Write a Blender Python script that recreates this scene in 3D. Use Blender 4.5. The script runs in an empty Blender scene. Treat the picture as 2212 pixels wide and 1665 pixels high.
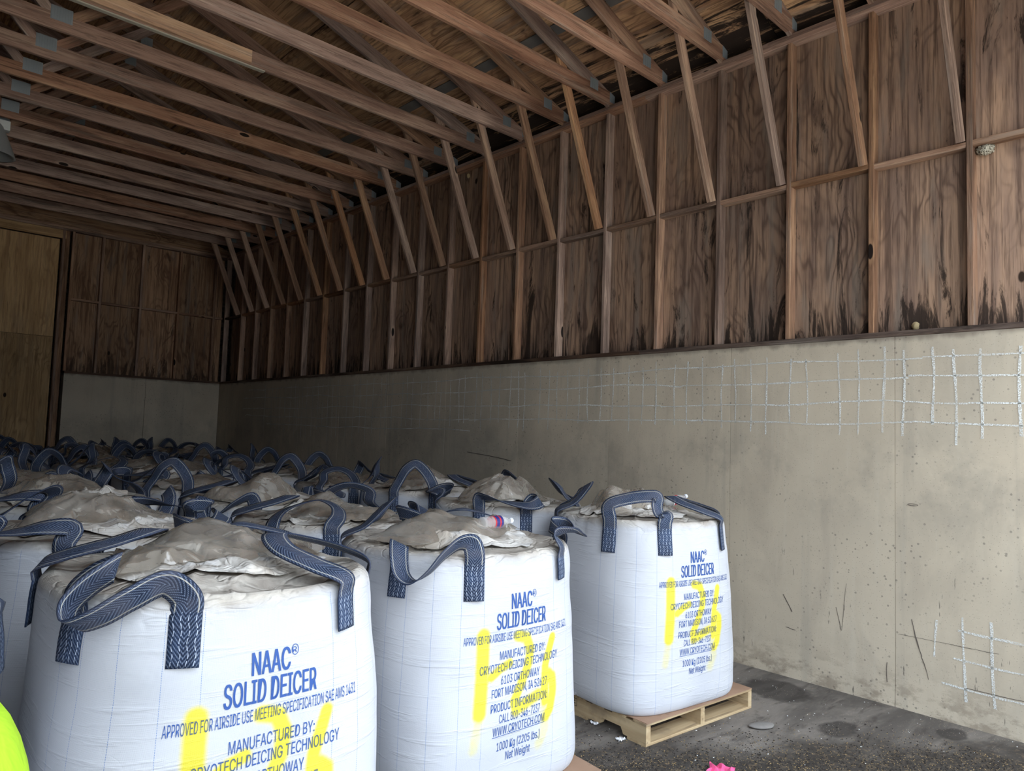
import bpy, math, random
import numpy as np
from mathutils import Matrix, Vector

SC = bpy.context.scene
COL = SC.collection
PI = math.pi

# ------------------------------------------------------------------ camera
F_PX, YAW, PITCH, ROLL, CAM_H = 1558.5, 0.7497, 0.0657, 0.0332, 1.7202
_F = np.array([math.sin(YAW)*math.cos(PITCH), math.cos(YAW)*math.cos(PITCH), math.sin(PITCH)])
_R = np.cross(_F, [0, 0, 1.0]); _R /= np.linalg.norm(_R); _U = np.cross(_R, _F)
_R, _U = _R*math.cos(ROLL)+_U*math.sin(ROLL), -_R*math.sin(ROLL)+_U*math.cos(ROLL)
cam_data = bpy.data.cameras.new('camera')
cam_data.sensor_width = 36.0
cam_data.lens = F_PX*36.0/2212.0
cam_data.clip_start = 0.05
cam = bpy.data.objects.new('camera', cam_data)
COL.objects.link(cam)
M = Matrix.Identity(4)
for i in range(3):
    M[i][0], M[i][1], M[i][2] = _R[i], _U[i], -_F[i]
M[0][3], M[1][3], M[2][3] = 0, 0, CAM_H
cam.matrix_world = M
SC.camera = cam

def wall_point(px, py, X):
    """point of the wall plane x = X that the photograph shows at a pixel"""
    v = _F+_R*(px-1106)/F_PX-_U*(py-832.5)/F_PX
    t = X/v[0]
    return v[1]*t, CAM_H+v[2]*t

# ------------------------------------------------------------------ light
world = bpy.data.worlds.new('sky'); SC.world = world
world.use_nodes = True
bg = world.node_tree.nodes['Background']
bg.inputs[0].default_value = (0.78, 0.88, 1.0, 1)      # bright hazy sky
# overcast sky: three times as bright overhead as at the horizon
_wt = world.node_tree
_tc = _wt.nodes.new('ShaderNodeTexCoord'); _sx = _wt.nodes.new('ShaderNodeSeparateXYZ')
_wt.links.new(_tc.outputs['Generated'], _sx.inputs[0])
_mx = _wt.nodes.new('ShaderNodeMath'); _mx.operation = 'MAXIMUM'; _wt.links.new(_sx.outputs[2], _mx.inputs[0]); _mx.inputs[1].default_value = 0
_ma = _wt.nodes.new('ShaderNodeMath'); _ma.operation = 'MULTIPLY_ADD'; _wt.links.new(_mx.outputs[0], _ma.inputs[0])
SKY = 5.3
_ma.inputs[1].default_value = SKY*2/3; _ma.inputs[2].default_value = SKY/3
_wt.links.new(_ma.outputs[0], bg.inputs[1])
sun_d = bpy.data.lights.new('sun', 'SUN'); sun_d.energy = 15.0; sun_d.color = (1.0, 0.93, 0.82); sun_d.angle = math.radians(1.5)
sun = bpy.data.objects.new('sun', sun_d); COL.objects.link(sun)
sun.rotation_euler = (math.radians(-30), 0, math.radians(-12))   # high, from behind the building: lights the apron outside
SC.view_settings.view_transform = 'Standard'
SC.view_settings.look = 'None'
SC.view_settings.gamma = 1
SC.view_settings.use_curve_mapping = False
SC.view_settings.exposure = 0.53
SC.cycles.use_denoising = True
SC.cycles.max_bounces = 10
SC.cycles.diffuse_bounces = 4
SC.cycles.transparent_max_bounces = 12
SC.cycles.sample_clamp_indirect = 6

# ------------------------------------------------------------------ dimensions (metres)
S = 0.61
Y0 = 1.3756          # far side of the first stud in view
WX = 5.2421          # inner face of right wall
SX = 5.2493          # inner face of studs
HC = 2.4628          # top of concrete
HB = 3.7234          # top of blocking
HT = 4.8362          # underside of top plate
HCH = 4.9136         # underside of trusses
YB = 13.7473         # back wall
YF = 0.30           # front plane, its opening placed for the light inside
XL = -6.95           # left wall
SLOPE = 0.347
def top_under(x):    # underside of top chord at x (right half)
    return 5.079+SLOPE*(4.729-x)
RX = (WX+XL)/2       # ridge
rnd = random.Random(7)

# ------------------------------------------------------------------ node helpers
class NT:
    def __init__(self, name, rough=0.8, spec=0.3):
        self.m = bpy.data.materials.new(name); self.m.use_nodes = True
        self.t = self.m.node_tree; self.b = self.t.nodes['Principled BSDF']
        self.b.inputs['Roughness'].default_value = rough
        self.b.inputs['Specular IOR Level'].default_value = spec
        self.out = self.t.nodes['Material Output']
    def n(self, kind, **kw):
        nd = self.t.nodes.new(kind)
        for k, v in kw.items():
            if k in ('op',): nd.operation = v
            elif hasattr(nd, k): setattr(nd, k, v)
        return nd
    def link(self, a, b): self.t.links.new(a, b)
    def setin(self, nd, idx, v):
        if hasattr(v, 'is_output') or isinstance(v, bpy.types.NodeSocket): self.link(v, nd.inputs[idx])
        elif v is not None: nd.inputs[idx].default_value = v
    def math(self, op, a, b=None, c=None, clamp=False):
        nd = self.n('ShaderNodeMath', op=op); nd.use_clamp = clamp
        for i, v in enumerate((a, b, c)): self.setin(nd, i, v)
        return nd.outputs[0]
    def mix(self, f, a, b, blend='MIX'):
        nd = self.n('ShaderNodeMix'); nd.data_type = 'RGBA'; nd.blend_type = blend
        self.setin(nd, 0, f)
        self.setin(nd, 6, a if not isinstance(a, tuple) else (*a[:3], 1))
        self.setin(nd, 7, b if not isinstance(b, tuple) else (*b[:3], 1))
        return nd.outputs[2]
    def obj(self): return self.n('ShaderNodeTexCoord').outputs['Object']
    def uv(self): return self.n('ShaderNodeTexCoord').outputs['UV']
    def rand(self): return self.n('ShaderNodeObjectInfo').outputs['Random']
    def mapping(self, vec, scale=(1, 1, 1), loc=(0, 0, 0), rot=(0, 0, 0)):
        nd = self.n('ShaderNodeMapping'); self.link(vec, nd.inputs[0])
        self.setin(nd, 1, loc); self.setin(nd, 2, rot); self.setin(nd, 3, scale)
        return nd.outputs[0]
    def offset(self, vec, amt=40.0):
        r = self.rand()
        c = self.n('ShaderNodeCombineXYZ')
        self.link(self.math('MULTIPLY', r, amt), c.inputs[0])
        self.link(self.math('MULTIPLY', r, amt*1.7), c.inputs[1])
        self.link(self.math('MULTIPLY', r, amt*0.6), c.inputs[2])
        v = self.n('ShaderNodeVectorMath', op='ADD'); self.link(vec, v.inputs[0]); self.link(c.outputs[0], v.inputs[1])
        return v.outputs[0]
    def noise(self, vec, scale, detail=3, rough=0.55, dist=0.0, col=False):
        nd = self.n('ShaderNodeTexNoise'); self.link(vec, nd.inputs['Vector'])
        nd.inputs['Scale'].default_value = scale; nd.inputs['Detail'].default_value = detail
        nd.inputs['Roughness'].default_value = rough; nd.inputs['Distortion'].default_value = dist
        return nd.outputs['Color' if col else 'Fac']
    def voro(self, vec, scale, feature='F1', rand=1.0):
        nd = self.n('ShaderNodeTexVoronoi'); nd.feature = feature; self.link(vec, nd.inputs['Vector'])
        nd.inputs['Scale'].default_value = scale; nd.inputs['Randomness'].default_value = rand
        return nd.outputs['Distance']
    def ramp(self, fac, stops, interp='LINEAR'):
        nd = self.n('ShaderNodeValToRGB'); self.link(fac, nd.inputs[0]); e = nd.color_ramp
        e.interpolation = interp
        while len(e.elements) < len(stops): e.elements.new(0.5)
        for el, (p, c) in zip(e.elements, stops):
            el.position = p; el.color = (c, c, c, 1) if isinstance(c, (int, float)) else (*c[:3], 1)
        return nd.outputs[0]
    def step(self, v, a, b):
        nd = self.n('ShaderNodeMapRange'); nd.interpolation_type = 'SMOOTHSTEP'
        self.setin(nd, 0, v); self.setin(nd, 1, a); self.setin(nd, 2, b)
        nd.inputs[3].default_value = 0; nd.inputs[4].default_value = 1
        return nd.outputs[0]
    def bump(self, h, strength=0.3, dist=0.01):
        nd = self.n('ShaderNodeBump'); nd.inputs['Strength'].default_value = strength
        nd.inputs['Distance'].default_value = dist; self.link(h, nd.inputs['Height'])
        self.link(nd.outputs[0], self.b.inputs['Normal']); return nd
    def color(self, c): self.setin(self.b, 0, c if not isinstance(c, tuple) else (*c[:3], 1)); return self

def sep(m, vec):
    nd = m.n('ShaderNodeSeparateXYZ'); m.link(vec, nd.inputs[0]); return nd.outputs

def plain(name, col, rough=0.7, metal=0.0, spec=0.4):
    m = NT(name, rough, spec); m.color(col); m.b.inputs['Metallic'].default_value = metal
    return m.m

# timber: grain runs along the board's own X
def timber(name, dark, mid, light, stain=0.5, grey=(0.28, 0.24, 0.2)):
    m = NT(name, 0.85, 0.2)
    o = m.offset(m.obj())
    g = m.noise(m.mapping(o, (0.9, 14, 14)), 1.0, 4, 0.6, 0.6)
    fine = m.noise(m.mapping(o, (5, 120, 120)), 1.0, 3, 0.6)
    c = m.mix(m.step(g, 0.3, 0.68), dark, mid)
    c = m.mix(m.step(m.noise(m.mapping(o, (0.8, 5, 5)), 1.3, 3), 0.5, 0.78), c, light)
    c = m.mix(m.math('MULTIPLY', m.step(m.noise(m.mapping(o, (1.1, 20, 20)), 1.0, 4), 0.52, 0.75), 0.55), c, grey)
    c = m.mix(m.math('MULTIPLY', m.step(fine, 0.48, 0.66), 0.55), c, tuple(x*0.4 for x in dark))
    c = m.mix(m.math('MULTIPLY', m.step(m.noise(m.mapping(o, (2.5, 60, 60)), 1.0, 4, 0.7), 0.56, 0.68), 0.5), c, tuple(min(1, x*1.35) for x in light))
    # mould streaks
    st = m.noise(m.mapping(o, (0.7, 7, 7)), 1.0, 5, 0.65, 1.0)
    c = m.mix(m.math('MULTIPLY', m.step(st, 0.55, 0.66), stain), c, (0.018, 0.013, 0.01))
    # knots
    k = m.voro(m.mapping(o, (1.5, 4.2, 4.2)), 1.0)
    c = m.mix(m.math('MULTIPLY', m.step(m.math('MULTIPLY', k, -1), -0.17, -0.10), 0.4), c, light)
    c = m.mix(m.step(m.math('MULTIPLY', k, -1), -0.095, -0.075), c, (0.015, 0.01, 0.008))
    # board-to-board difference
    r = m.rand()
    hs = m.n('ShaderNodeHueSaturation'); m.link(c, hs.inputs['Color'])
    m.link(m.math('MULTIPLY_ADD', r, 0.6, 0.88), hs.inputs['Value'])
    m.link(m.math('MULTIPLY_ADD', m.math('FRACT', m.math('MULTIPLY', r, 7.31)), 0.5, 0.72), hs.inputs['Saturation'])
    m.color(hs.outputs[0])
    m.bump(m.math('ADD', g, m.math('MULTIPLY', fine, 0.4)), 0.35, 0.004)
    return m.m

# plywood: cathedral veneer figure along X, black mould; mould_edge: heavy mould near local y > that value
def plywood(name, dark, mid, light, stain=0.7, mould_edge=None, foot=False, grey=(0.25, 0.2, 0.16), axis=2):
    m = NT(name, 0.85, 0.2)
    raw = m.obj(); o = m.offset(raw)
    warp = m.noise(m.mapping(o, (0.9, 2.6, 2.6)), 1.0, 3, 0.5, 0.4)
    xyz = sep(m, o)
    w = m.math('ADD', m.math('MULTIPLY', xyz[axis], 9.0), m.math('MULTIPLY', warp, 13.0))
    bands = m.math('MULTIPLY_ADD', m.math('SINE', m.math('MULTIPLY', w, 6.0)), 0.5, 0.5)
    bands = m.math('POWER', bands, 3.0)
    big = m.noise(m.mapping(o, (0.8, 4.5, 4.5)), 1.2, 4, 0.6, 0.8)
    fine = m.noise(m.mapping(o, (4, 90, 90)), 1.0, 3, 0.6)
    c = m.mix(m.step(big, 0.34, 0.66), mid, light)
    c = m.mix(m.math('MULTIPLY', bands, m.math('MULTIPLY', m.step(m.noise(o, 1.3, 2), 0.4, 0.62), 0.75)), c, dark)
    str_ = m.noise(m.mapping(o, (0.9, 26, 26)), 1.0, 5, 0.65)
    c = m.mix(m.math('MULTIPLY', m.step(str_, 0.48, 0.62), 0.7), c, dark)
    str2 = m.noise(m.mapping(o, (1.6, 60, 60)), 1.0, 4, 0.7)
    c = m.mix(m.math('MULTIPLY', m.step(str2, 0.54, 0.66), 0.5), c, tuple(x*0.45 for x in dark))
    c = m.mix(m.math('MULTIPLY', m.step(m.noise(m.mapping(o, (1.2, 9, 9)), 1.0, 4), 0.5, 0.7), 0.65), c, grey)
    c = m.mix(m.math('MULTIPLY', m.step(fine, 0.45, 0.8), 0.35), c, tuple(x*0.5 for x in dark))
    st = m.noise(m.mapping(o, (0.7, 5.5, 5.5)), 1.35, 7, 0.72, 1.1)
    rawc = sep(m, raw)
    lim = 0.565
    if mould_edge is not None:
        near = m.math('SUBTRACT', 1.0, m.step(rawc[axis], -0.5, mould_edge))
        lim = m.math('MULTIPLY_ADD', near, -0.22, 0.57)
    if foot:   # rising damp at the foot of the wall (local -X end)
        near = m.math('SUBTRACT', 1.0, m.step(rawc[0], -1.2, -0.75))
        lim = m.math('MULTIPLY_ADD', near, -0.12, 0.565)
    hi = m.math('ADD', lim, 0.09)
    c = m.mix(m.math('MULTIPLY', m.step(st, lim, hi), stain), c, (0.02, 0.014, 0.011))
    k = m.voro(m.mapping(o, (1.2, 2.2, 2.2)), 1.0)
    c = m.mix(m.step(m.math('MULTIPLY', k, -1), -0.055, -0.035), c, (0.03, 0.018, 0.012))
    r = m.rand()
    hs = m.n('ShaderNodeHueSaturation'); m.link(c, hs.inputs['Color'])
    m.link(m.math('MULTIPLY_ADD', r, 0.45, 0.9), hs.inputs['Value'])
    hs.inputs['Saturation'].default_value = 1.0
    m.color(hs.outputs[0])
    m.bump(m.math('ADD', m.math('MULTIPLY', bands, 0.3), fine), 0.25, 0.003)
    return m.m

MAT = {}
MAT['truss'] = timber('truss_timber', (0.19, 0.11, 0.08), (0.33, 0.205, 0.15), (0.44, 0.30, 0.215), 0.45)
MAT['brace'] = timber('brace_timber', (0.18, 0.105, 0.07), (0.31, 0.19, 0.125), (0.45, 0.3, 0.19), 0.3)
MAT['stud'] = timber('stud_timber', (0.17, 0.10, 0.068), (0.33, 0.205, 0.14), (0.48, 0.31, 0.20), 0.4)
MAT['fresh'] = timber('patch_timber', (0.42, 0.20, 0.08), (0.60, 0.33, 0.14), (0.68, 0.42, 0.21), 0.2)
MAT['dark_timber'] = timber('damp_timber', (0.05, 0.032, 0.025), (0.12, 0.08, 0.06), (0.2, 0.14, 0.1), 0.8)
MAT['wall_ply'] = plywood('wall_plywood', (0.10, 0.062, 0.045), (0.245, 0.162, 0.12), (0.41, 0.265, 0.175), 0.9, foot=True)
MAT['roof_ply'] = plywood('roof_plywood', (0.17, 0.09, 0.05), (0.40, 0.235, 0.135), (0.56, 0.35, 0.19), 0.8, axis=1)
MAT['eave_ply'] = plywood('eave_plywood', (0.15, 0.08, 0.045), (0.37, 0.21, 0.12), (0.52, 0.32, 0.175), 0.98, mould_edge=0.35, axis=1)
MAT['door_ply'] = plywood('door_plywood', (0.3, 0.18, 0.09), (0.42, 0.27, 0.13), (0.55, 0.37, 0.19), 0.3, grey=(0.36, 0.25, 0.14))
MAT['back_ply'] = plywood('back_plywood', (0.13, 0.07, 0.045), (0.27, 0.155, 0.09), (0.4, 0.25, 0.15), 0.7, foot=True)

def pallet_wood():
    m = NT('pallet_timber', 0.8, 0.25); o = m.offset(m.obj())
    g = m.noise(m.mapping(o, (1.2, 16, 16)), 1.0, 4)
    c = m.mix(m.step(g, 0.3, 0.7), (0.40, 0.28, 0.155), (0.56, 0.43, 0.26))
    c = m.mix(m.math('MULTIPLY', m.step(m.noise(o, 6, 4), 0.55, 0.75), 0.5), c, (0.2, 0.15, 0.11))
    c = m.mix(m.math('MULTIPLY', m.step(m.noise(m.mapping(o, (2, 30, 30)), 1, 4), 0.55, 0.68), 0.6), c, (0.16, 0.11, 0.07))
    m.color(c); m.bump(g, 0.3, 0.003); return m.m
MAT['pallet'] = pallet_wood()

def cardboard():
    m = NT('cardboard', 0.8, 0.2); o = m.offset(m.obj())
    c = m.mix(m.step(m.noise(o, 3, 4), 0.35, 0.7), (0.36, 0.23, 0.155), (0.29, 0.18, 0.12))
    c = m.mix(m.math('MULTIPLY', m.step(m.noise(o, 14, 4), 0.6, 0.72), 0.6), c, (0.08, 0.06, 0.05))
    m.color(c); return m.m
MAT['card'] = cardboard()

def concrete_wall():
    m = NT('wall_concrete', 0.9, 0.2)
    g = m.n('ShaderNodeNewGeometry').outputs['Position']
    p = sep(m, g)
    n1 = m.noise(g, 0.7, 5, 0.6, 0.5); n2 = m.noise(m.mapping(g, (2.2, 2.2, 0.9)), 1.4, 5, 0.65, 0.6)
    n3 = m.noise(m.mapping(g, (20, 20, 1.4)), 1.0, 4)
    c = m.mix(m.step(n1, 0.3, 0.72), (0.50, 0.43, 0.33), (0.60, 0.52, 0.40))
    c = m.mix(m.math('MULTIPLY', m.step(n2, 0.45, 0.7), 0.6), c, (0.43, 0.37, 0.29))
    c = m.mix(m.math('MULTIPLY', m.step(n3, 0.5, 0.8), 0.28), c, (0.60, 0.55, 0.45))
    big = m.noise(m.mapping(g, (1, 1, 0.6)), 0.55, 4, 0.55, 0.7)
    c = m.mix(m.math('MULTIPLY', m.step(big, 0.46, 0.62), 0.42), c, (0.30, 0.275, 0.23))
    drip = m.noise(m.mapping(g, (7, 7, 0.35)), 1.0, 4, 0.6)
    c = m.mix(m.math('MULTIPLY', m.step(drip, 0.54, 0.72), 0.38), c, (0.33, 0.30, 0.25))
    # darker grimy band below the chalk grid
    band = m.math('MULTIPLY', m.step(p[2], 0.9, 1.5), m.math('SUBTRACT', 1, m.step(p[2], 1.62, 1.95)))
    c = m.mix(m.math('MULTIPLY', m.math('MULTIPLY', band, m.step(m.noise(g, 1.6, 5, 0.7), 0.42, 0.62)), 0.35), c, (0.23, 0.21, 0.18))
    # pits
    v = m.voro(g, 24, rand=1.0)
    pm = m.step(m.noise(g, 2.2, 3), 0.42, 0.6)
    c = m.mix(m.math('MULTIPLY', m.math('MULTIPLY', m.math('LESS_THAN', v, 0.17), pm), 0.6), c, (0.17, 0.15, 0.13))
    v2 = m.voro(g, 60)
    c = m.mix(m.math('MULTIPLY', m.math('LESS_THAN', v2, 0.15), 0.45), c, (0.22, 0.19, 0.16))
    # damp lip under sill, grime along the foot
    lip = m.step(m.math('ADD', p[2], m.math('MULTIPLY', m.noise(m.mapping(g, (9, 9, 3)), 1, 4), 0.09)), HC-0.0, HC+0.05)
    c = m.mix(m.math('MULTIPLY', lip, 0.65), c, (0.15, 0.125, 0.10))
    foot = m.math('SUBTRACT', 1, m.step(p[2], 0.0, 0.34))
    c = m.mix(m.math('MULTIPLY', m.math('MULTIPLY', foot, m.step(m.noise(m.mapping(g, (5, 5, 9)), 1, 6, 0.7), 0.45, 0.6)), 0.6), c, (0.21, 0.165, 0.12))
    scr = m.noise(m.mapping(g, (34, 34, 6)), 1.0, 3)
    m2 = m.math('MULTIPLY', m.step(scr, 0.66, 0.7), m.step(m.noise(g, 2.8, 2), 0.56, 0.62))
    m2 = m.math('MULTIPLY', m2, m.math('SUBTRACT', 1, m.step(p[2], 0.7, 1.1)))
    c = m.mix(m.math('MULTIPLY', m2, 0.75), c, (0.09, 0.08, 0.07))
    # warm tint patches
    c = m.mix(m.math('MULTIPLY', m.step(m.noise(g, 0.9, 3), 0.55, 0.75), 0.25), c, (0.47, 0.38, 0.28))
    m.color(c)
    m.bump(m.math('ADD', m.noise(g, 30, 4), m.math('MULTIPLY', m.step(v, 0.0, 0.2), 0.6)), 0.25, 0.004)
    return m.m
MAT['concrete'] = concrete_wall()

def floor_mat():
    m = NT('floor_concrete', 0.8, 0.3)
    g = m.n('ShaderNodeNewGeometry').outputs['Position']; p = sep(m, g)
    rot = m.mapping(g, (1, 3.2, 1), rot=(0, 0, 0.5))
    n1 = m.noise(rot, 0.9, 6, 0.65, 0.6); n2 = m.noise(rot, 3.0, 6, 0.7, 0.4)
    c = m.mix(m.step(n1, 0.35, 0.68), (0.10, 0.088, 0.078), (0.22, 0.195, 0.17))
    c = m.mix(m.math('MULTIPLY', m.step(n2, 0.5, 0.66), 0.7), c, (0.06, 0.05, 0.044))
    c = m.mix(m.math('MULTIPLY', m.step(m.noise(rot, 8, 5, 0.7), 0.56, 0.7), 0.45), c, (0.27, 0.22, 0.17))
    # two damp patches and a dark soiled area in front of the pallet
    for (x, y, rx, ry) in ((4.55, 1.89, .15, .10), (5.03, 1.42, .11, .08), (4.9, 2.45, .22, .22)):
        dx = m.math('DIVIDE', m.math('SUBTRACT', p[0], x), rx); dy = m.math('DIVIDE', m.math('SUBTRACT', p[1], y), ry)
        d = m.math('SQRT', m.math('ADD', m.math('MULTIPLY', dx, dx), m.math('MULTIPLY', dy, dy)))
        d = m.math('ADD', d, m.math('MULTIPLY_ADD', m.noise(g, 9, 4), 0.9, -0.45))
        c = m.mix(m.math('MULTIPLY', m.math('SUBTRACT', 1, m.step(d, 0.8, 1.15)), 0.75), c, (0.035, 0.03, 0.027))
    dist = m.math('ADD', m.math('MULTIPLY', m.math('SUBTRACT', p[0], 4.15), 0.75), m.math('SUBTRACT', p[1], 2.0))
    soil = m.math('SUBTRACT', 1, m.step(m.math('ADD', dist, m.math('MULTIPLY_ADD', m.noise(g, 3, 5), 0.9, -0.45)), -0.35, 0.15))
    sc = m.mix(m.step(m.noise(g, 26, 5, 0.75), 0.5, 0.66), (0.022, 0.018, 0.015), (0.12, 0.085, 0.05))
    c = m.mix(m.math('MULTIPLY', soil, 0.85), c, sc)
    v = m.voro(g, 70)
    c = m.mix(m.math('MULTIPLY', m.math('LESS_THAN', v, 0.13), m.step(m.noise(g, 3, 3), 0.5, 0.6)), c, (0.5, 0.42, 0.3))
    m.color(c)
    m.bump(m.math('ADD', n2, m.math('MULTIPLY', m.noise(g, 40, 4), 0.5)), 0.5, 0.008)
    return m.m
MAT['floor'] = floor_mat()

def chalk():
    m = NT('white_chalk', 0.95, 0.1); m.color((0.78, 0.8, 0.78))
    g = m.n('ShaderNodeNewGeometry').outputs['Position']
    a = m.step(m.noise(g, 130, 3, 0.6), 0.34, 0.56)
    u = m.noise(g, 3, 2)
    a = m.math('MULTIPLY', a, m.math('MULTIPLY_ADD', m.step(u, 0.35, 0.65), 0.4, 0.55))
    m.link(a, m.b.inputs['Alpha']); return m.m
MAT['chalk'] = chalk()
MAT['scratch'] = plain('dark_scratch', (0.12, 0.1, 0.085), 0.9)
MAT['galv'] = plain('galvanised_steel', (0.34, 0.38, 0.40), 0.55, 0.5)
MAT['lamp_grey'] = plain('lamp_grey', (0.34, 0.35, 0.34), 0.5, 0.2)
MAT['lamp_white'] = plain('lamp_bracket', (0.62, 0.64, 0.62), 0.45)
MAT['glass'] = plain('lamp_glass', (0.7, 0.74, 0.72), 0.15)

# fabric of the bags: UV in metres (u from the middle of a face, v height)
def bag_fabric():
    m = NT('woven_polypropylene', 0.55, 0.35)
    raw = m.obj(); o = m.offset(raw); z = sep(m, raw)[2]
    uv = sep(m, m.uv()); au = m.math('ABSOLUTE', uv[0])
    attr = m.n('ShaderNodeAttribute'); attr.attribute_name = 'topness'; top = attr.outputs['Fac']
    attr2 = m.n('ShaderNodeAttribute'); attr2.attribute_name = 'paint'; paint = attr2.outputs['Fac']
    base = m.mix(m.step(m.noise(o, 1.6, 3), 0.35, 0.7), (0.545, 0.56, 0.60), (0.62, 0.63, 0.66))
    # blue warp threads
    line = None
    for a in (C8-0.228, C8-0.122, C8):
        l = m.math('LESS_THAN', m.math('ABSOLUTE', m.math('SUBTRACT', au, a)), 0.0009)
        line = l if line is None else m.math('MAXIMUM', line, l)
    dash = m.math('GREATER_THAN', m.math('FRACT', m.math('MULTIPLY', uv[1], 160)), 0.3)
    line = m.math('MULTIPLY', m.math('MULTIPLY', line, dash), m.math('SUBTRACT', 1, m.math('GREATER_THAN', top, 0.4)))
    c = m.mix(m.math('MULTIPLY', line, 0.8), base, (0.13, 0.24, 0.5))
    # yellow spray
    pn = m.math('ADD', paint, m.math('MULTIPLY_ADD', m.noise(o, 60, 2), 0.16, -0.08))
    c = m.mix(m.math('MULTIPLY', m.step(pn, 0.05, 0.75), 0.95), c, (0.76, 0.65, 0.03))
    # dirt on the shoulders and top
    d1 = m.step(m.math('ADD', top, m.math('MULTIPLY_ADD', m.noise(o, 2.4, 5, 0.6), 0.9, -0.45)), 0.12, 0.75)
    dirt = m.mix(m.step(m.noise(o, 4.5, 5, 0.65), 0.35, 0.68), (0.36, 0.31, 0.255), (0.60, 0.55, 0.475))
    c = m.mix(m.math('MULTIPLY', d1, 0.92), c, dirt)
    m.color(c)
    wv = m.math('ADD', m.math('SINE', m.math('MULTIPLY', uv[1], 2600)), m.math('SINE', m.math('MULTIPLY', uv[0], 2600)))
    cr = m.noise(m.mapping(o, (2, 2, 26)), 1.6, 3, 0.6, 0.4)
    crm = m.math('MULTIPLY', m.step(cr, 0.5, 0.8), 6.0)
    wr = m.math('MULTIPLY', m.noise(o, 9, 4, 0.6, 0.8), 8.0)
    topw = m.math('MULTIPLY', m.math('ADD', wr, m.math('MULTIPLY', crease(m, m.mapping(o, (1, 1, 2)), 6.0, 0.06, 0.8), 4.0)), m.math('ADD', top, 0.03))
    m.bump(m.math('ADD', m.math('ADD', m.math('MULTIPLY', wv, 0.05), m.math('MULTIPLY', crm, 0.22)), topw), 0.5, 0.004)
    m.b.inputs['Subsurface Weight'].default_value = 0.0
    return m.m

def skirt_fabric():
    m = NT('dusty_top_cloth', 0.7, 0.3); o = m.offset(m.obj())
    c = m.mix(m.step(m.noise(o, 3.0, 5, 0.62, 0.5), 0.34, 0.66), (0.48, 0.42, 0.35), (0.74, 0.70, 0.64))
    c = m.mix(m.math('MULTIPLY', m.step(m.noise(o, 7, 4), 0.52, 0.68), 0.7), c, (0.78, 0.77, 0.75))
    c = m.mix(m.math('MULTIPLY', m.step(m.noise(o, 12, 4), 0.6, 0.75), 0.5), c, (0.2, 0.16, 0.12))
    m.color(c)
    fold = m.noise(m.mapping(o, (3, 9, 4)), 1.6, 4, 0.6, 1.2)
    cr = m.math('ADD', m.math('MULTIPLY', crease(m, m.mapping(o, (1, 2.2, 1)), 4.0, 0.06, 0.8), 0.45), m.math('MULTIPLY', crease(m, m.mapping(o, (2.0, 1, 1)), 7.5, 0.07, 0.8), 0.3))
    m.bump(m.math('ADD', fold, cr), 0.6, 0.014); return m.m

def crease(m, vec, scale, width=0.05, dist=1.0):
    n = m.noise(vec, scale, 2, 0.5, dist)
    return m.step(m.math('ABSOLUTE', m.math('SUBTRACT', n, 0.5)), 0.0, width)

def film():
    """thin milky polythene: partly see-through, glossy"""
    m = NT('clear_plastic_film', 0.2, 0.5); o = m.offset(m.obj())
    h = m.math('ADD', m.math('MULTIPLY', crease(m, o, 3.0, 0.05, 0.9), 0.6), m.math('MULTIPLY', crease(m, m.mapping(o, (1.6, 1, 1)), 7, 0.09, 1.0), 0.12))
    h = m.math('ADD', h, m.noise(o, 5, 2, 0.5, 0.8))
    bp = m.n('ShaderNodeBump'); bp.inputs['Strength'].default_value = 0.45; bp.inputs['Distance'].default_value = 0.014
    m.link(h, bp.inputs['Height'])
    tr = m.n('ShaderNodeBsdfTransparent'); tr.inputs[0].default_value = (0.88, 0.85, 0.80, 1)
    df = m.n('ShaderNodeBsdfDiffuse'); m.link(m.mix(m.step(m.noise(o, 5, 4), 0.35, 0.7), (0.46, 0.41, 0.345), (0.62, 0.575, 0.505)), df.inputs[0]); m.link(bp.outputs[0], df.inputs['Normal'])
    gl = m.n('ShaderNodeBsdfGlossy'); gl.inputs[0].default_value = (0.95, 0.95, 0.95, 1); gl.inputs['Roughness'].default_value = 0.13; m.link(bp.outputs[0], gl.inputs['Normal'])
    m1 = m.n('ShaderNodeMixShader'); m.link(m.math('MULTIPLY_ADD', m.step(m.noise(o, 6, 3), 0.35, 0.7), 0.35, 0.40), m1.inputs[0])
    m.link(tr.outputs[0], m1.inputs[1]); m.link(df.outputs[0], m1.inputs[2])
    lw_ = m.n('ShaderNodeLayerWeight'); lw_.inputs[0].default_value = 0.35; m.link(bp.outputs[0], lw_.inputs['Normal'])
    m2 = m.n('ShaderNodeMixShader'); m.link(m.math('MULTIPLY_ADD', lw_.outputs['Fresnel'], 0.35, 0.05), m2.inputs[0])
    m.link(m1.outputs[0], m2.inputs[1]); m.link(gl.outputs[0], m2.inputs[2])
    m.t.nodes.remove(m.b); m.link(m2.outputs[0], m.out.inputs[0])
    return m.m

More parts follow.
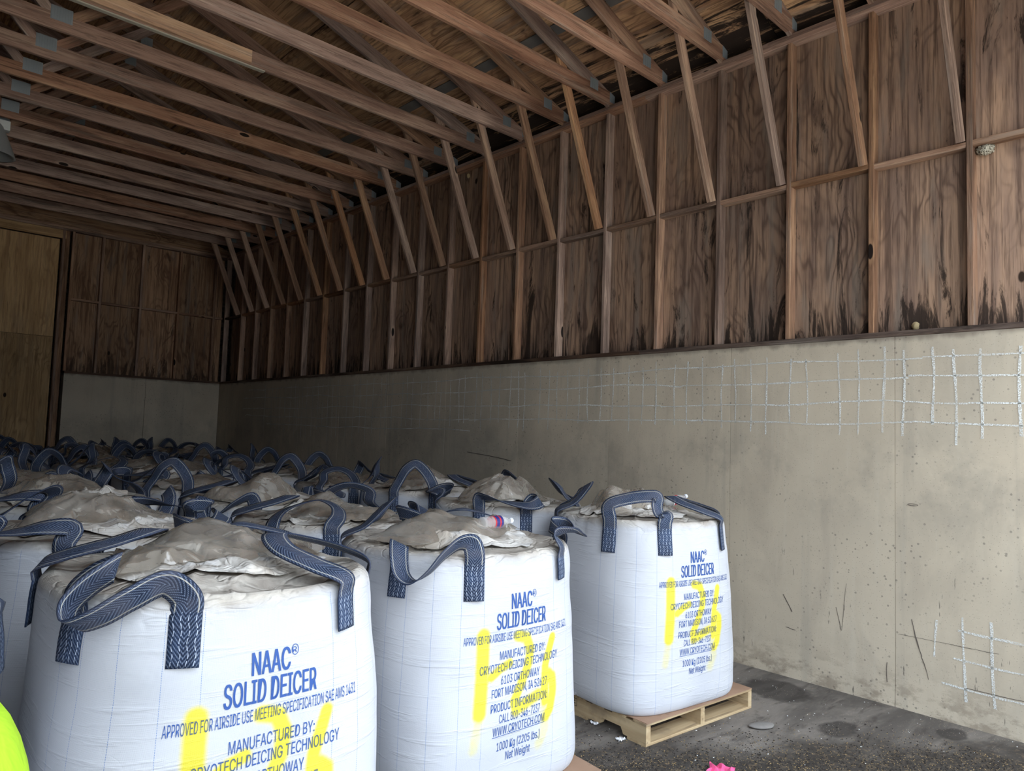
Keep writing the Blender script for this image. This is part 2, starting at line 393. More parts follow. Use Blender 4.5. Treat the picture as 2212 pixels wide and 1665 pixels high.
def webbing():
    m = NT('navy_webbing', 0.75, 0.3)
    uv = sep(m, m.uv()); au = m.math('ABSOLUTE', uv[0])    # u -.5..+.5, v metres
    # herringbone weave: pale thread flecks along chevrons
    ch = m.math('ADD', m.math('MULTIPLY', uv[1], 230), m.math('MULTIPLY', au, 26))
    w = m.math('SINE', m.math('MULTIPLY', ch, 2.0))
    w2 = m.math('SINE', m.math('MULTIPLY', au, 150))
    fl = m.math('MULTIPLY', m.math('GREATER_THAN', w, 0.25), m.math('GREATER_THAN', w2, -0.2))
    o = m.offset(m.obj())
    n = m.noise(o, 14, 3)
    base = m.mix(m.step(n, 0.3, 0.7), (0.011, 0.019, 0.044), (0.022, 0.041, 0.092))
    c = m.mix(m.math('MULTIPLY', fl, 0.36), base, (0.42, 0.52, 0.72))
    # cream edge stitching on the free loop
    st = m.math('LESS_THAN', m.math('ABSOLUTE', m.math('SUBTRACT', au, 0.36)), 0.022)
    at = m.n('ShaderNodeAttribute'); at.attribute_name = 'free'; fr = at.outputs['Fac']
    c = m.mix(m.math('MULTIPLY', m.math('MULTIPLY', st, fr), 0.6), c, (0.68, 0.65, 0.55))
    # white box stitching on the sewn legs
    zz = m.math('ADD', uv[0], m.math('MULTIPLY', m.math('SINE', m.math('MULTIPLY', uv[1], 95)), 0.03))
    s2 = m.math('LESS_THAN', m.math('ABSOLUTE', m.math('SUBTRACT', m.math('FRACT', m.math('MULTIPLY', zz, 4.2)), 0.5)), 0.06)
    s2 = m.math('MULTIPLY', s2, m.math('GREATER_THAN', m.math('FRACT', m.math('MULTIPLY', uv[1], 48)), 0.3))
    c = m.mix(m.math('MULTIPLY', m.math('MULTIPLY', s2, m.math('SUBTRACT', 1, fr)), 0.75), c, (0.55, 0.62, 0.75))
    # dust where it lies on top
    dust = m.math('MULTIPLY', m.math('MULTIPLY', m.step(n, 0.4, 0.65), fr), 0.35)
    c = m.mix(dust, c, (0.10, 0.085, 0.08))
    m.color(c); m.bump(w, 0.3, 0.002)
    return m.m

def ink():
    m = NT('blue_print_ink', 0.6, 0.3)
    a = m.n('ShaderNodeAttribute'); a.attribute_name = 'paint'
    p = m.step(a.outputs['Fac'], 0.05, 0.75)
    m.color(m.mix(m.math('MULTIPLY', p, 0.6), (0.035, 0.095, 0.32), (0.12, 0.15, 0.05)))
    return m.m

# ------------------------------------------------------------------ mesh helpers
def mesh(name, V, Fs, uv=None, attrs=None, smooth=False):
    me = bpy.data.meshes.new(name)
    me.from_pydata([tuple(map(float, v)) for v in V], [], [tuple(f) for f in Fs])
    if uv is not None:
        l = me.uv_layers.new(name='UVMap')
        li = np.empty(len(me.loops), np.int32); me.loops.foreach_get('vertex_index', li)
        if callable(uv): data = uv(me, li)
        else: data = np.asarray(uv, np.float32)[li]
        l.data.foreach_set('uv', np.ascontiguousarray(data, np.float32).ravel())
    for k, a in (attrs or {}).items():
        at = me.attributes.new(k, 'FLOAT', 'POINT'); at.data.foreach_set('value', np.asarray(a, np.float32))
    if smooth: me.polygons.foreach_set('use_smooth', [True]*len(me.polygons))
    me.update()
    return me

WORLD = {}
def add(name, me, mat=None, parent=None, mw=None, **props):
    o = bpy.data.objects.new(name, me)
    if mat is not None and me is not None and len(me.materials) == 0: me.materials.append(mat)
    COL.objects.link(o)
    mw = mw or Matrix.Identity(4)
    WORLD[o.name] = mw.copy()
    if parent is not None:
        o.parent = parent; o.matrix_basis = WORLD[parent.name].inverted() @ mw
    else: o.matrix_basis = mw
    for k, v in props.items(): o[k] = v
    return o
def empty(name, loc=(0, 0, 0), rz=0.0, parent=None, **props):
    mw = Matrix.Translation(loc) @ Matrix.Rotation(rz, 4, 'Z')
    o = add(name, None, None, parent, mw, **props); o.empty_display_size = 0.1
    return o

_cache = {}
def board_mesh(L, t, w, mat, ch=0.0035):
    key = (round(L, 3), round(t, 4), round(w, 4), mat.name)
    if key in _cache: return _cache[key]
    c = min(ch, t*0.2)
    ring = [(-t/2+c, -w/2), (t/2-c, -w/2), (t/2, -w/2+c), (t/2, w/2-c), (t/2-c, w/2), (-t/2+c, w/2), (-t/2, w/2-c), (-t/2, -w/2+c)]
    V = [(-L/2, y, z) for y, z in ring]+[(L/2, y, z) for y, z in ring]
    Fs = [(i, (i+1) % 8, 8+(i+1) % 8, 8+i) for i in range(8)]
    Fs = [f[::-1] for f in Fs]
    Fs += [tuple(range(8)), tuple(range(15, 7, -1))]
    me = mesh('board', V, Fs); me.materials.append(mat)
    _cache[key] = me; return me

def board(name, parent, p0, p1, wide, t, w, mat, **props):
    """board whose centre line runs p0 -> p1, wide face direction 'wide'"""
    p0, p1 = Vector(p0), Vector(p1); x = (p1-p0); L = x.length; x.normalize()
    z = Vector(wide); z = (z-x*z.dot(x)).normalized(); y = z.cross(x)
    mw = Matrix.Identity(4)
    for i in range(3): mw[i][0], mw[i][1], mw[i][2], mw[i][3] = x[i], y[i], z[i], (p0[i]+p1[i])/2
    return add(name, board_mesh(L, t, w, mat), None, parent, mw, **props)

def box_geo(V, Fs, a, b):
    n = len(V)
    for z in (a[2], b[2]):
        V += [(a[0], a[1], z), (b[0], a[1], z), (b[0], b[1], z), (a[0], b[1], z)]
    Fs += [(n, n+3, n+2, n+1), (n+4, n+5, n+6, n+7), (n, n+1, n+5, n+4), (n+1, n+2, n+6, n+5), (n+2, n+3, n+7, n+6), (n+3, n, n+4, n+7)]

def box(name, a, b, mat, parent=None, **props):
    V, Fs = [], []; box_geo(V, Fs, a, b)
    return add(name, mesh(name, V, Fs), mat, parent, None, **props)

# vectorised gradient noise
_rs = np.random.RandomState(3)
_perm = np.tile(_rs.permutation(256), 3)
_grad = _rs.normal(size=(256, 3)); _grad /= np.linalg.norm(_grad, axis=1)[:, None]
def gnoise(P):
    P = np.asarray(P, float); i = np.floor(P).astype(int); f = P-i; i &= 255
    u = f*f*f*(f*(f*6-15)+10); out = 0
    for dx in (0, 1):
        for dy in (0, 1):
            for dz in (0, 1):
                h = _perm[_perm[_perm[i[..., 0]+dx]+i[..., 1]+dy]+i[..., 2]+dz] % 256
                g = _grad[h]; d = (g*(f-np.array([dx, dy, dz]))).sum(-1)
                w = (u[..., 0] if dx else 1-u[..., 0])*(u[..., 1] if dy else 1-u[..., 1])*(u[..., 2] if dz else 1-u[..., 2])
                out = out+w*d
    return out*1.6
def fbm(P, o=4):
    P = np.asarray(P, float); r = 0; a = 1
    for k in range(o): r = r+a*gnoise(P*(2**k)+k*17.3); a *= 0.5
    return r
def ridged(P, o=3):
    P = np.asarray(P, float); r = 0; a = 1
    for k in range(o): r = r+a*(1-2.2*np.abs(gnoise(P*(2**k)+k*9.1))); a *= 0.5
    return r/1.75

# ================================================================== the building
floor = box('floor', (XL-0.2, YF-0.3, -0.15), (WX+0.25, YB+0.3, 0.0), MAT['floor'], kind='structure')
box('ground', (-14, -9, -0.3), (14, YF-0.3, -0.02), plain('apron', (0.5, 0.47, 0.42), 0.9), kind='structure')
box('ground_beyond', (-80, -90, -0.35), (80, -9, -0.04), plain('asphalt', (0.10, 0.10, 0.10), 0.9), kind='structure')  # unseen ground, set dark so less light reaches the back wall

# ---- right wall
wr = empty('wall_right', (WX, YF, 0), kind='structure', label='long side wall, board-formed concrete below and bare studs with plywood above')
seams = [1.808, 3.042, 4.29, 5.514, 6.776, 8.01, 9.25, 10.48, 11.71, 12.95, YB]
prev = YF
# concrete pours / form lines: panels with a 3 mm groove between them
edges = [YF, 0.57]+seams
for a, b in zip(edges[:-1], edges[1:]):
    V, Fs = [], []
    g = 0.0018
    n = 12; m_ = 12
    # front face grid with slight unevenness
    ys = np.linspace(a+g, b-g, n); zs = np.linspace(0, HC, m_)
    Y, Z = np.meshgrid(ys, zs)
    X = WX+0.0022*gnoise(np.stack([Y*1.3, Z*1.3, Y*0], -1))
    X[:, 0] = X[:, -1] = WX+0.0015
    X[0, :] += -0.008
    base = 0
    V = [(X[j, i], Y[j, i], Z[j, i]) for j in range(m_) for i in range(n)]
    V += [(WX+0.2, y, z) for z in (0, HC) for y in (a+g, b-g)]
    Fs = [(j*n+i, j*n+i+1, (j+1)*n+i+1, (j+1)*n+i)[::-1] for j in range(m_-1) for i in range(n-1)]
    q = m_*n
    top = [(m_-1)*n+i for i in range(n)]
    Fs.append(tuple(top)+(q+3, q+2))
    Fs.append(tuple(j*n for j in range(m_))[::-1]+(q, q+2))
    Fs.append(tuple(j*n+n-1 for j in range(m_))+(q+3, q+1))
    add('concrete_panel', mesh('concrete_panel', V, Fs), MAT['concrete'], wr)
box('concrete_core', (WX+0.006, YF, 0.0), (WX+0.19, YB, HC-0.004), MAT['concrete'], wr)

PX = SX+0.089
# sill plate, slightly proud and damp
yy = YF
while yy < YB-0.01:
    y2 = min(yy+3.66, YB)
    board('sill_plate', wr, (SX+0.037, yy, HC+0.02), (SX+0.037, y2, HC+0.02), (1, 0, 0), 0.038, 0.098, MAT['dark_timber'])
    yy = y2
for zc in (HT+0.019, HT+0.0575):
    yy = YF-(1.2 if zc > HT+0.03 else 0)
    while yy < YB-0.01:
        y2 = min(yy+3.66, YB)
        board('top_plate', wr, (SX+0.0445, max(yy, YF), zc), (SX+0.0445, y2, zc), (1, 0, 0), 0.0385, 0.089, MAT['truss'])
        yy = y2
NK = 20
for k in range(-1, NK):
    y = Y0+k*S-0.019
    board('stud', wr, (SX+0.0445, y, HC+0.039), (SX+0.0445, y, HT), (1, 0, 0), 0.038, 0.089, MAT['stud'])
    if k < NK-1:
        dz = rnd.uniform(-0.012, 0.006)
        board('blocking', wr, (SX+0.047, y+0.019, HB-0.019+dz), (SX+0.047, y+S-0.019, HB-0.019+dz), (1, 0, 0), 0.038, 0.084, MAT['brace'])
board('stud', wr, (SX+0.0445, YB-0.02, HC+0.039), (SX+0.0445, YB-0.02, HT), (1, 0, 0), 0.038, 0.089, MAT['stud'])
board('blocking', wr, (SX+0.047, Y0+(NK-1)*S, HB-0.02), (SX+0.047, YB-0.04, HB-0.02), (1, 0, 0), 0.038, 0.084, MAT['dark_timber'])
# plywood sheets, one for each bay so that joints sit behind studs
for k in range(-2, NK):
    ya = max(Y0+k*S-0.019+0.001, YF); yb = min(Y0+(k+1)*S-0.019-0.001, YB+0.08)
    if k % 2 == 0: off = 0.0
    else: off = 0.0015
    for (za, zb) in ((HC-0.01, 4.91),):
        board('plywood_panel', wr, (PX+0.006+off, (ya+yb)/2, za), (PX+0.006+off, (ya+yb)/2, zb), (0, 1, 0), 0.012, yb-ya, MAT['wall_ply'])
box('eave_board', (PX+0.10, YF, 4.7), (PX+0.12, YB+0.1, 5.13), MAT['dark_timber'], wr)  # eave and soffit boards added to keep sky light from leaking in
box('soffit_board', (PX+0.016, YF, 4.70), (PX+0.12, YB+0.1, 4.715), MAT['dark_timber'], wr)

# chalk tally grid on the concrete
def strip(V, Fs, pts, w, seed):
    r = random.Random(seed); n0 = len(V); m_ = len(pts)
    for i, (y, z) in enumerate(pts):
        a = pts[max(i-1, 0)]; b = pts[min(i+1, m_-1)]
        dy, dz = b[0]-a[0], b[1]-a[1]; L = math.hypot(dy, dz) or 1
        ny, nz = -dz/L, dy/L; ww = w*r.uniform(0.6, 1.15)/2
        V.append((WX-0.0042, y+ny*ww, z+nz*ww)); V.append((WX-0.0042, y-ny*ww, z-nz*ww))
    for i in range(m_-1): Fs.append((n0+2*i, n0+2*i+1, n0+2*i+3, n0+2*i+2))
def chalk_line(V, Fs, a, b, w, seed, wob=0.006):
    r = random.Random(seed); n = max(3, int(math.hypot(b[0]-a[0], b[1]-a[1])/0.06))
    ph = r.uniform(0, 6); pts = []
    for i in range(n+1):
        t = i/n; e = wob*math.sin(ph+t*5)+r.uniform(-.0016, .0016)
        pts.append((a[0]+(b[0]-a[0])*t+(e if abs(b[1]-a[1]) > abs(b[0]-a[0]) else 0), a[1]+(b[1]-a[1])*t+(e if abs(b[1]-a[1]) <= abs(b[0]-a[0]) else 0)))
    strip(V, Fs, pts, w, seed)
xs = [1480+x/2.973 for x in (15, 115, 240, 320, 425, 522, 677, 780, 987, 1112, 1280, 1408, 1592, 1732, 1905, 2157)]
xs += [740+x/2.973 for x in (30, 75, 115, 155, 200, 252, 282, 322, 387, 417, 450, 505, 550, 600, 632, 695, 750, 785, 860, 895, 955, 1010, 1078, 1130, 1170, 1268, 1325, 1380, 1445, 1520, 1575, 1660, 1738, 1840, 1928, 2015, 2135)]
xs += [1705/2.973, 1750/2.973, 1780/2.973, 1805/2.973, 1835/2.973, 1870/2.973, 1900/2.973, 1915/2.973, 1945/2.973, 1975/2.973, 2010/2.973, 2045/2.973, 2075/2.973, 2110/2.973, 2140/2.973, 2170/2.973]
V, Fs = [], []
r = random.Random(5)
for i, x in enumerate(xs):
    y, _z = wall_point(x, 850, WX)
    tp = 2.36+r.uniform(-.03, .04); bt = (1.84 if y < 5 else 1.80 if y < 8 else 1.55)+r.uniform(-.07, .03)
    if 1.2 < y < 1.9 and r.random() < .5: bt -= 0.05
    if 8 < y: bt = 1.62+r.uniform(-.12, .08)
    wdt = 0.016 if y < 1.9 else 0.013
    if i in (10, 12, 13, 14, 15): wdt = 0.018
    chalk_line(V, Fs, (y, tp), (y+r.uniform(-.008, .008), bt), wdt, i)
y_lo = 0.75
for zz, yend in ((2.315, 12.4), (2.175, 12.6), (2.01, 12.6), (1.865, 12.5), (1.73, 11.6)):
    y = y_lo if zz > 1.8 else 6.3
    z = zz
    while y < yend:
        L = r.uniform(.5, 1.1); z2 = zz+r.uniform(-.02, .02)
        chalk_line(V, Fs, (y, z), (min(y+L, yend), z2), 0.012, int(y*100), .005)
        y += L; z = z2+r.uniform(-.004, .004)
# second, lower grid near the opening
def wp8(x, y): return wall_point(1652+x*.2532, 1245+y*.2532, WX)
for a, b, w in (((1690, 350), (1715, 1070), .016), ((1930, 390), (1965, 1130), .016), ((1470, 370), (1445, 680), .012),
                ((1650, 460), (2260, 597), .014), ((1610, 700), (2260, 848), .014), ((1510, 905), (2260, 1105), .014)):
    chalk_line(V, Fs, wp8(*a), wp8(*b), w, int(a[0]), .003)
add('chalk_grid', mesh('chalk_grid', V, Fs), MAT['chalk'], wr, None, label='hand-drawn white chalk tally grid')
V, Fs = [], []
for a, b, w in (((1255, 365), (1290, 520), .006), ((1290, 520), (1340, 680), .007), ((1340, 680), (1400, 880), .005),
                ((610, 260), (655, 460), .004), ((700, 60), (655, 460), .003), ((1150, 492), (2000, 660), .003), ((180, 430), (265, 455), .005),
                ((160, 150), (235, 300), .008), ((1045, 730), (1045, 900), .004), ((1720, 955), (2240, 1070), .004)):
    chalk_line(V, Fs, wp8(*a), wp8(*b), w, int(a[0]), .002)
# curly hook-shaped mark on the middle of the wall
cy, cz = wall_point(1972, 1090, WX)
pts = [(cy+0.02*math.cos(t)*1.6, cz+0.006*math.sin(t)) for t in np.linspace(0.4, 6.6, 16)]
strip(V, Fs, pts, 0.004, 3)
# long crack in the darker part
ya, za = wall_point(1010, 975, WX); yb, zb = wall_point(1105, 995, WX)
chalk_line(V, Fs, (ya, za), (yb, zb), 0.008, 77, .004)
add('scratch_marks', mesh('scratch_marks', V, Fs), MAT['scratch'], wr, None, label='dark scrapes and cracks in the concrete')

# wasp nest on a blocking
V, Fs = [], []
nx, nz_ = 16, 10
for j in range(nz_+1):
    for i in range(nx):
        th = 2*PI*i/nx; ph = PI*j/nz_
        rr = 0.05*(1+0.25*math.sin(5*th+j))*math.sin(ph)
        V.append((rr*math.cos(th)*0.7, rr*math.sin(th), 0.036*math.cos(ph)))
for j in range(nz_):
    for i in range(nx): Fs.append((j*nx+i, j*nx+(i+1) % nx, (j+1)*nx+(i+1) % nx, (j+1)*nx+i))
mm = NT('nest_paper', 0.95, 0.1); oo = mm.obj()
mm.color(mm.mix(mm.step(mm.voro(oo, 90), 0.2, 0.5), (0.12, 0.1, 0.07), (0.5, 0.46, 0.36))); mm.bump(mm.voro(oo, 90), 1.0, 0.01)
add('wasp_nest', mesh('wasp_nest', V, Fs, smooth=True), mm.m, None, Matrix.Translation((PX-0.028, 1.28, HB-0.072)),
    label='small grey papery wasp nest on the plywood under the blocking at right edge', category='nest')
for nm, (px, py), lb in (('mud_nest', (1978, 704), 'small tan mud nest on the sill under the dark-stained panel'), ('mud_nest', (1012, 380), 'pale mud nest high on the side wall under the top plate')):
    y, z = wall_point(px, py, PX-0.01)
    V2 = [(v[0]*.5, v[1]*.45, v[2]*.8) for v in V]
    add(nm, mesh(nm, V2, Fs, smooth=True), plain('dried_mud', (0.42, 0.33, 0.18), .95), None, Matrix.Translation((PX-0.012, y, max(z, HC+0.06))), label=lb, category='nest')

# ---- back wall
wb = empty('wall_back', (WX, YB, 0), kind='structure', label='far end wall, concrete below and studs with plywood above')
JX = 2.685
for a, b in ((JX, 3.95), (3.953, WX)):
    box('concrete_panel', (a, YB, 0), (b-0.002, YB+0.2, HC), MAT['concrete'], wb)
board('sill_plate', wb, (JX, YB+0.04, HC+0.019), (WX, YB+0.04, HC+0.019), (0, 1, 0), 0.038, 0.095, MAT['dark_timber'])
for zc in (HT+0.019, HT+0.0575):
    board('top_plate', wb, (XL, YB+0.05, zc), (WX, YB+0.05, zc), (0, 1, 0), 0.0385, 0.089, MAT['stud'])
bx = [JX+0.005, 3.14, 3.78, 4.42, 5.06]
for x in bx:
    board('stud', wb, (x, YB+0.05, HC+0.038), (x, YB+0.05, HT), (0, 1, 0), 0.038, 0.089, MAT['stud'])
ex = bx+[WX]
for a, b in zip(ex[:-1], ex[1:]):
    board('blocking', wb, (a+0.019, YB+0.05, HB-0.02), (b-0.019, YB+0.05, HB-0.02), (0, 1, 0), 0.038, 0.085, MAT['stud'])
    board('plywood_panel', wb, ((a+b)/2, YB+0.101, HC), ((a+b)/2, YB+0.101, 4.91), (1, 0, 0), 0.012, b-a-.002, MAT['back_ply'])
# gable above the plate
V = [(XL-.1, YB+0.095, 4.9), (WX+.1, YB+0.095, 4.9), (WX+.1, YB+0.095, 5.15), (RX, YB+0.095, top_under(RX)+0.14), (XL-.1, YB+0.095, 5.15)]
V += [(x, y+0.02, z) for x, y, z in V]
Fs = [(0, 1, 2, 3, 4), (9, 8, 7, 6, 5)]+[(i, i+5, (i+1) % 5+5, (i+1) % 5) for i in range(5)]
add('gable_panel', mesh('gable_panel', V, Fs), MAT['back_ply'], wb)
box('side_panel', (XL-.1, YB+0.09, 0), (-4.3, YB+0.11, 4.9), MAT['back_ply'], wb)

# ---- big plywood-covered door in the back wall
dr = empty('door_1', (2.52, YB, 0), kind='structure', label='large doorway covered with yellowish plywood sheets in a timber frame')
x = 2.505
while x > -4.2:
    x0 = max(x-1.22, -4.2)
    board('plywood_panel', dr, ((x+x0)/2, YB+0.07, 0.02), ((x+x0)/2, YB+0.07, 3.046), (1, 0, 0), 0.012, x-x0-.004, MAT['door_ply'])
    board('plywood_panel', dr, ((x+x0)/2, YB+0.072, 3.052), ((x+x0)/2, YB+0.072, 4.68), (1, 0, 0), 0.012, x-x0-.004, MAT['door_ply'])
    x = x0
board('jamb', dr, (2.545, YB+0.045, 0), (2.545, YB+0.045, 4.83), (0, 1, 0), 0.038, 0.11, MAT['stud'])
board('jamb', dr, (2.60, YB+0.03, 0), (2.60, YB+0.03, 4.83), (1, 0, 0), 0.038, 0.07, MAT['stud'])
board('jamb', dr, (-4.25, YB+0.045, 0), (-4.25, YB+0.045, 4.83), (0, 1, 0), 0.038, 0.11, MAT['stud'])
board('header', dr, (-4.27, YB+0.02, 4.762), (2.58, YB+0.02, 4.762), (0, 0, 1), 0.038, 0.14, MAT['door_ply'])

# ---- left wall (outside the picture) closes the room
wl = empty('wall_left', (XL, YF, 0), kind='structure')
box('concrete_panel', (XL-0.2, YF, 0), (XL, YB, HC), MAT['concrete'], wl)
box('plywood_panel', (XL-0.1, YF, HC), (XL-0.08, YB, 5.15), MAT['dark_timber'], wl)  # unseen panels, darkened so less light bounces to the back

# ---- unseen front wall added behind the camera, its opening sized to shape the light
wf = empty('wall_front_unseen', (XL, YF, 0), kind='structure')
OX0, OX1, OZ = -0.45, 5.2, 4.5
box('side_panel', (XL-.2, YF-.12, 0), (OX0, YF, 5.2), MAT['wall_ply'], wf)
box('side_panel', (OX1, YF-.12, 0), (WX+.3, YF, 5.2), MAT['wall_ply'], wf)
V = [(XL-.2, YF-.12, 5.2), (OX0, YF-.12, OZ), (OX1, YF-.12, OZ), (WX+.3, YF-.12, 5.2), (RX, YF-.12, top_under(RX)+.2)]
V = [(XL-.2, YF-.12, 5.2), (OX0, YF-.12, 5.2), (OX0, YF-.12, OZ), (OX1, YF-.12, OZ), (OX1, YF-.12, 5.2), (WX+.3, YF-.12, 5.2), (RX, YF-.12, top_under(RX)+.2)]
n_ = len(V); V += [(x, y+.12, z) for x, y, z in V]
add('header_panel', mesh('header_panel', V, [tuple(range(n_)), tuple(range(2*n_-1, n_-1, -1))]+[(i, i+n_, (i+1) % n_+n_, (i+1) % n_) for i in range(n_)]), MAT['wall_ply'], wf)

# ---- roof sheathing
cl = empty('ceiling', (RX, YF, 5), kind='structure', label='stained plywood roof sheathing above the trusses')
TH = 0.152
def on_roof(s):      # distance s along the slope from the eave edge (right side)
    c = 1/math.hypot(1, SLOPE)
    x = PX+0.13-s*c
    return x, top_under(x)+TH
L_half = (PX+0.13-RX)*math.hypot(1, SLOPE)
s_edges = [0.0]
s_edges.append(s_edges[-1]+1.085)     # first joint where the photograph shows a grey strip
while s_edges[-1] < L_half-0.01: s_edges.append(min(s_edges[-1]+1.22, L_half))
ux = Vector((-1, 0, SLOPE)).normalized()
for row, (a, b) in enumerate(zip(s_edges[:-1], s_edges[1:])):
    y = YF-(1.22 if row % 2 else 0.0)
    while y < YB+0.1:
        ya, yb = max(y, YF), min(y+2.44, YB+0.12)
        if yb-ya > 0.1:
            xa, za = on_roof(a+0.004); xb, zb = on_roof(b-0.004)
            # local +Y points toward the eave
            board('plywood_panel', cl, ((xa+xb)/2, yb-0.002, (za+zb)/2+0.006), ((xa+xb)/2, ya+0.002, (za+zb)/2+0.006),
                  (-ux.cross(Vector((0, -1, 0)))), b-a-0.008, 0.012, MAT['eave_ply'] if row < 1 else MAT['roof_ply'])
        y += 2.44
# left slope, out of view, darkened to cut bounced light
V = [(XL-.2, YF, 5.0), (RX, YF, top_under(RX)+TH), (RX, YB+.1, top_under(RX)+TH), (XL-.2, YB+.1, 5.0)]
V += [(x, y, z+.02) for x, y, z in V]
add('plywood_panel', mesh('left_slope', V, [(0, 1, 2, 3), (7, 6, 5, 4), (0, 4, 5, 1), (1, 5, 6, 2), (2, 6, 7, 3), (3, 7, 4, 0)]), MAT['dark_timber'], cl)
# roofing felt and outer siding added out of view to stop light leaking in
def slope_slab(name, xa, za, xb, zb, par):
    V = [(xa, YF, za), (xb, YF, zb), (xb, YB+.3, zb), (xa, YB+.3, za)]
    V += [(x, y, z+.01) for x, y, z in V]
    add(name, mesh(name, V, [(0, 1, 2, 3), (7, 6, 5, 4), (0, 4, 5, 1), (1, 5, 6, 2), (2, 6, 7, 3), (3, 7, 4, 0)]), MAT['dark_timber'], par)
slope_slab('roofing_felt', PX+.6, top_under(PX+.6)+TH+.03, RX, top_under(RX)+TH+.03, cl)
slope_slab('roofing_felt', RX, top_under(RX)+TH+.03, XL-.6, 4.95, cl)
box('siding', (PX+.15, YF, -.1), (PX+.17, YB+.4, 5.3), MAT['dark_timber'], wr)
box('siding', (XL-.3, YF, -.1), (XL-.28, YB+.4, 5.6), MAT['dark_timber'], wl)
box('siding', (XL-.3, YB+.3, -.1), (PX+.2, YB+.32, 7.6), MAT['dark_timber'], wb)
box('sub_floor', (XL-.3, YB, -.1), (PX+.2, YB+.32, -.0), MAT['dark_timber'], wb)
# grey joint backing strips between trusses
gs = NT('grey_strip', 0.8, 0.2); gs.color(gs.mix(gs.noise(gs.obj(), 8, 3), (0.11, 0.105, 0.10), (0.19, 0.18, 0.165)))
for k in range(-1, 12):
    if k in (2, 9): continue
    y = Y0+k*S
    xs_, zs_ = on_roof(1.085)
    board('joint_strip', cl, (xs_, y+0.01, zs_-0.008), (xs_, y+S-0.05, zs_-0.008), (1, 0, -SLOPE), 0.012, 0.11, gs.m)

# ---- trusses
def nail_plate_mesh(w, h):
    key = ('np', w, h)
    if key in _cache: return _cache[key]
    V, Fs = [], []; n = 8
    box_geo(V, Fs, (-w/2, -0.0012, -h/2), (w/2, 0, h/2))
    for i in range(n):
        x = -w/2+w*(i+0.5)/n
        box_geo(V, Fs, (x-w*0.025, -0.0035, -h/2+0.006*(i % 2)), (x+w*0.025, -0.0012, h/2-0.005*((i+1) % 2)))
    me = mesh('nail_plate', V, Fs); me.materials.append(MAT['galv']); _cache[key] = me; return me
def nail_plate(parent, x, y, z, ang, w=0.115, h=0.10):
    mw = Matrix.Translation((x, y, z)) @ Matrix.Rotation(-ang, 4, 'Y')
    return add('nail_plate', nail_plate_mesh(w, h), None, parent, mw)
ordinal = ['first', 'second', 'third', 'fourth', 'fifth', 'sixth', 'seventh', 'eighth', 'ninth', 'tenth', 'eleventh', 'twelfth',
           'thirteenth', 'fourteenth', 'fifteenth', 'sixteenth', 'seventeenth', 'eighteenth', 'nineteenth', 'twentieth',
           'twenty-first', 'twenty-second', 'twenty-third', 'twenty-fourth', 'twenty-fifth']
TB = 0.140            # bottom chord depth
for k in range(-1, NK):
    y = Y0+k*S-0.019
    n_back = NK-k
    lab = f'weathered brown timber roof truss with knee brace, {ordinal[n_back-1]} truss out from the back wall'
    if k == 8: lab = 'roof truss whose bottom chord carries an orange-brown spliced board at upper left'
    if k == 9: lab = 'roof truss whose bottom chord has pale peeling patches, next behind the spliced one'
    tr = empty('roof_truss', (WX, y, HCH), label=lab, category='roof truss', group='roof trusses at two-foot spacing')
    m1 = MAT['truss']
    jx = 1.13
    board('bottom_chord', tr, (jx-3.9, y, HCH+TB/2), (SX+0.075, y, HCH+TB/2), (0, 0, 1), 0.038, TB, m1)
    board('bottom_chord', tr, (XL, y, HCH+TB/2), (jx-3.9, y, HCH+TB/2), (0, 0, 1), 0.038, TB, m1)
    # top chord, cut plumb at the eave
    c = math.hypot(1, SLOPE); d = 0.14
    zc = lambda x: top_under(x)+d/2*c
    board('top_chord', tr, (SX+0.06, y, zc(SX+0.06)), (RX, y, zc(RX)), (0, 0, 1), 0.0378, d, m1 if k % 3 else MAT['brace'])
    lx = 2*RX-(SX+0.06)
    board('top_chord', tr, (lx, y, zc(SX+0.06)), (RX, y, zc(RX)), (0, 0, 1), 0.0378, d, m1)
    zb = HCH+TB-0.04
    for (xa, xb) in ((jx, 2.28), (jx, RX+0.02), (2*RX-jx, 2*RX-2.28), (2*RX-jx, RX-0.02)):
        za_ = top_under(xb if xb > RX else 2*RX-xb)+0.03
        dx = 0.05 if xb > xa else -0.05
        board('web', tr, (xa+dx, y, zb), (xb, y, za_), (1, 0, 0), 0.0376, 0.089, m1)
    # knee brace on the far side of truss and stud
    yb = y+0.0385
    p0 = Vector((5.205, yb, 3.70)); p1 = Vector((4.585, yb, 5.21))
    board('knee_brace', tr, p0, p1, (1, 0, 0), 0.038, 0.089, MAT['brace'])
    yn = y-0.0191
    nail_plate(tr, 5.02, yn, 5.045, 0.0)
    nail_plate(tr, 5.29, yn, 5.0, 0.0, 0.075, 0.10)
    nail_plate(tr, jx, yn, 5.05, 0.0, 0.16, 0.12)
    nail_plate(tr, 2.26, yn, top_under(2.26)+0.05, 0.0, 0.12, 0.10)
    if k == 8:
        board('splice_board', tr, (0.6, yn-0.02, HCH+TB/2+.006), (2.47, yn-0.018, HCH+TB/2-.006), (0, 0, 1), 0.034, 0.118, MAT['fresh'], label='orange-brown splice board')
        board('splice_strip', tr, (0.6, y, HCH-0.006), (2.61, y, HCH-0.006), (0, 1, 0), 0.012, 0.045, plain('pale_strip', (0.42, 0.38, 0.3), .8), label='pale strip under the splice')

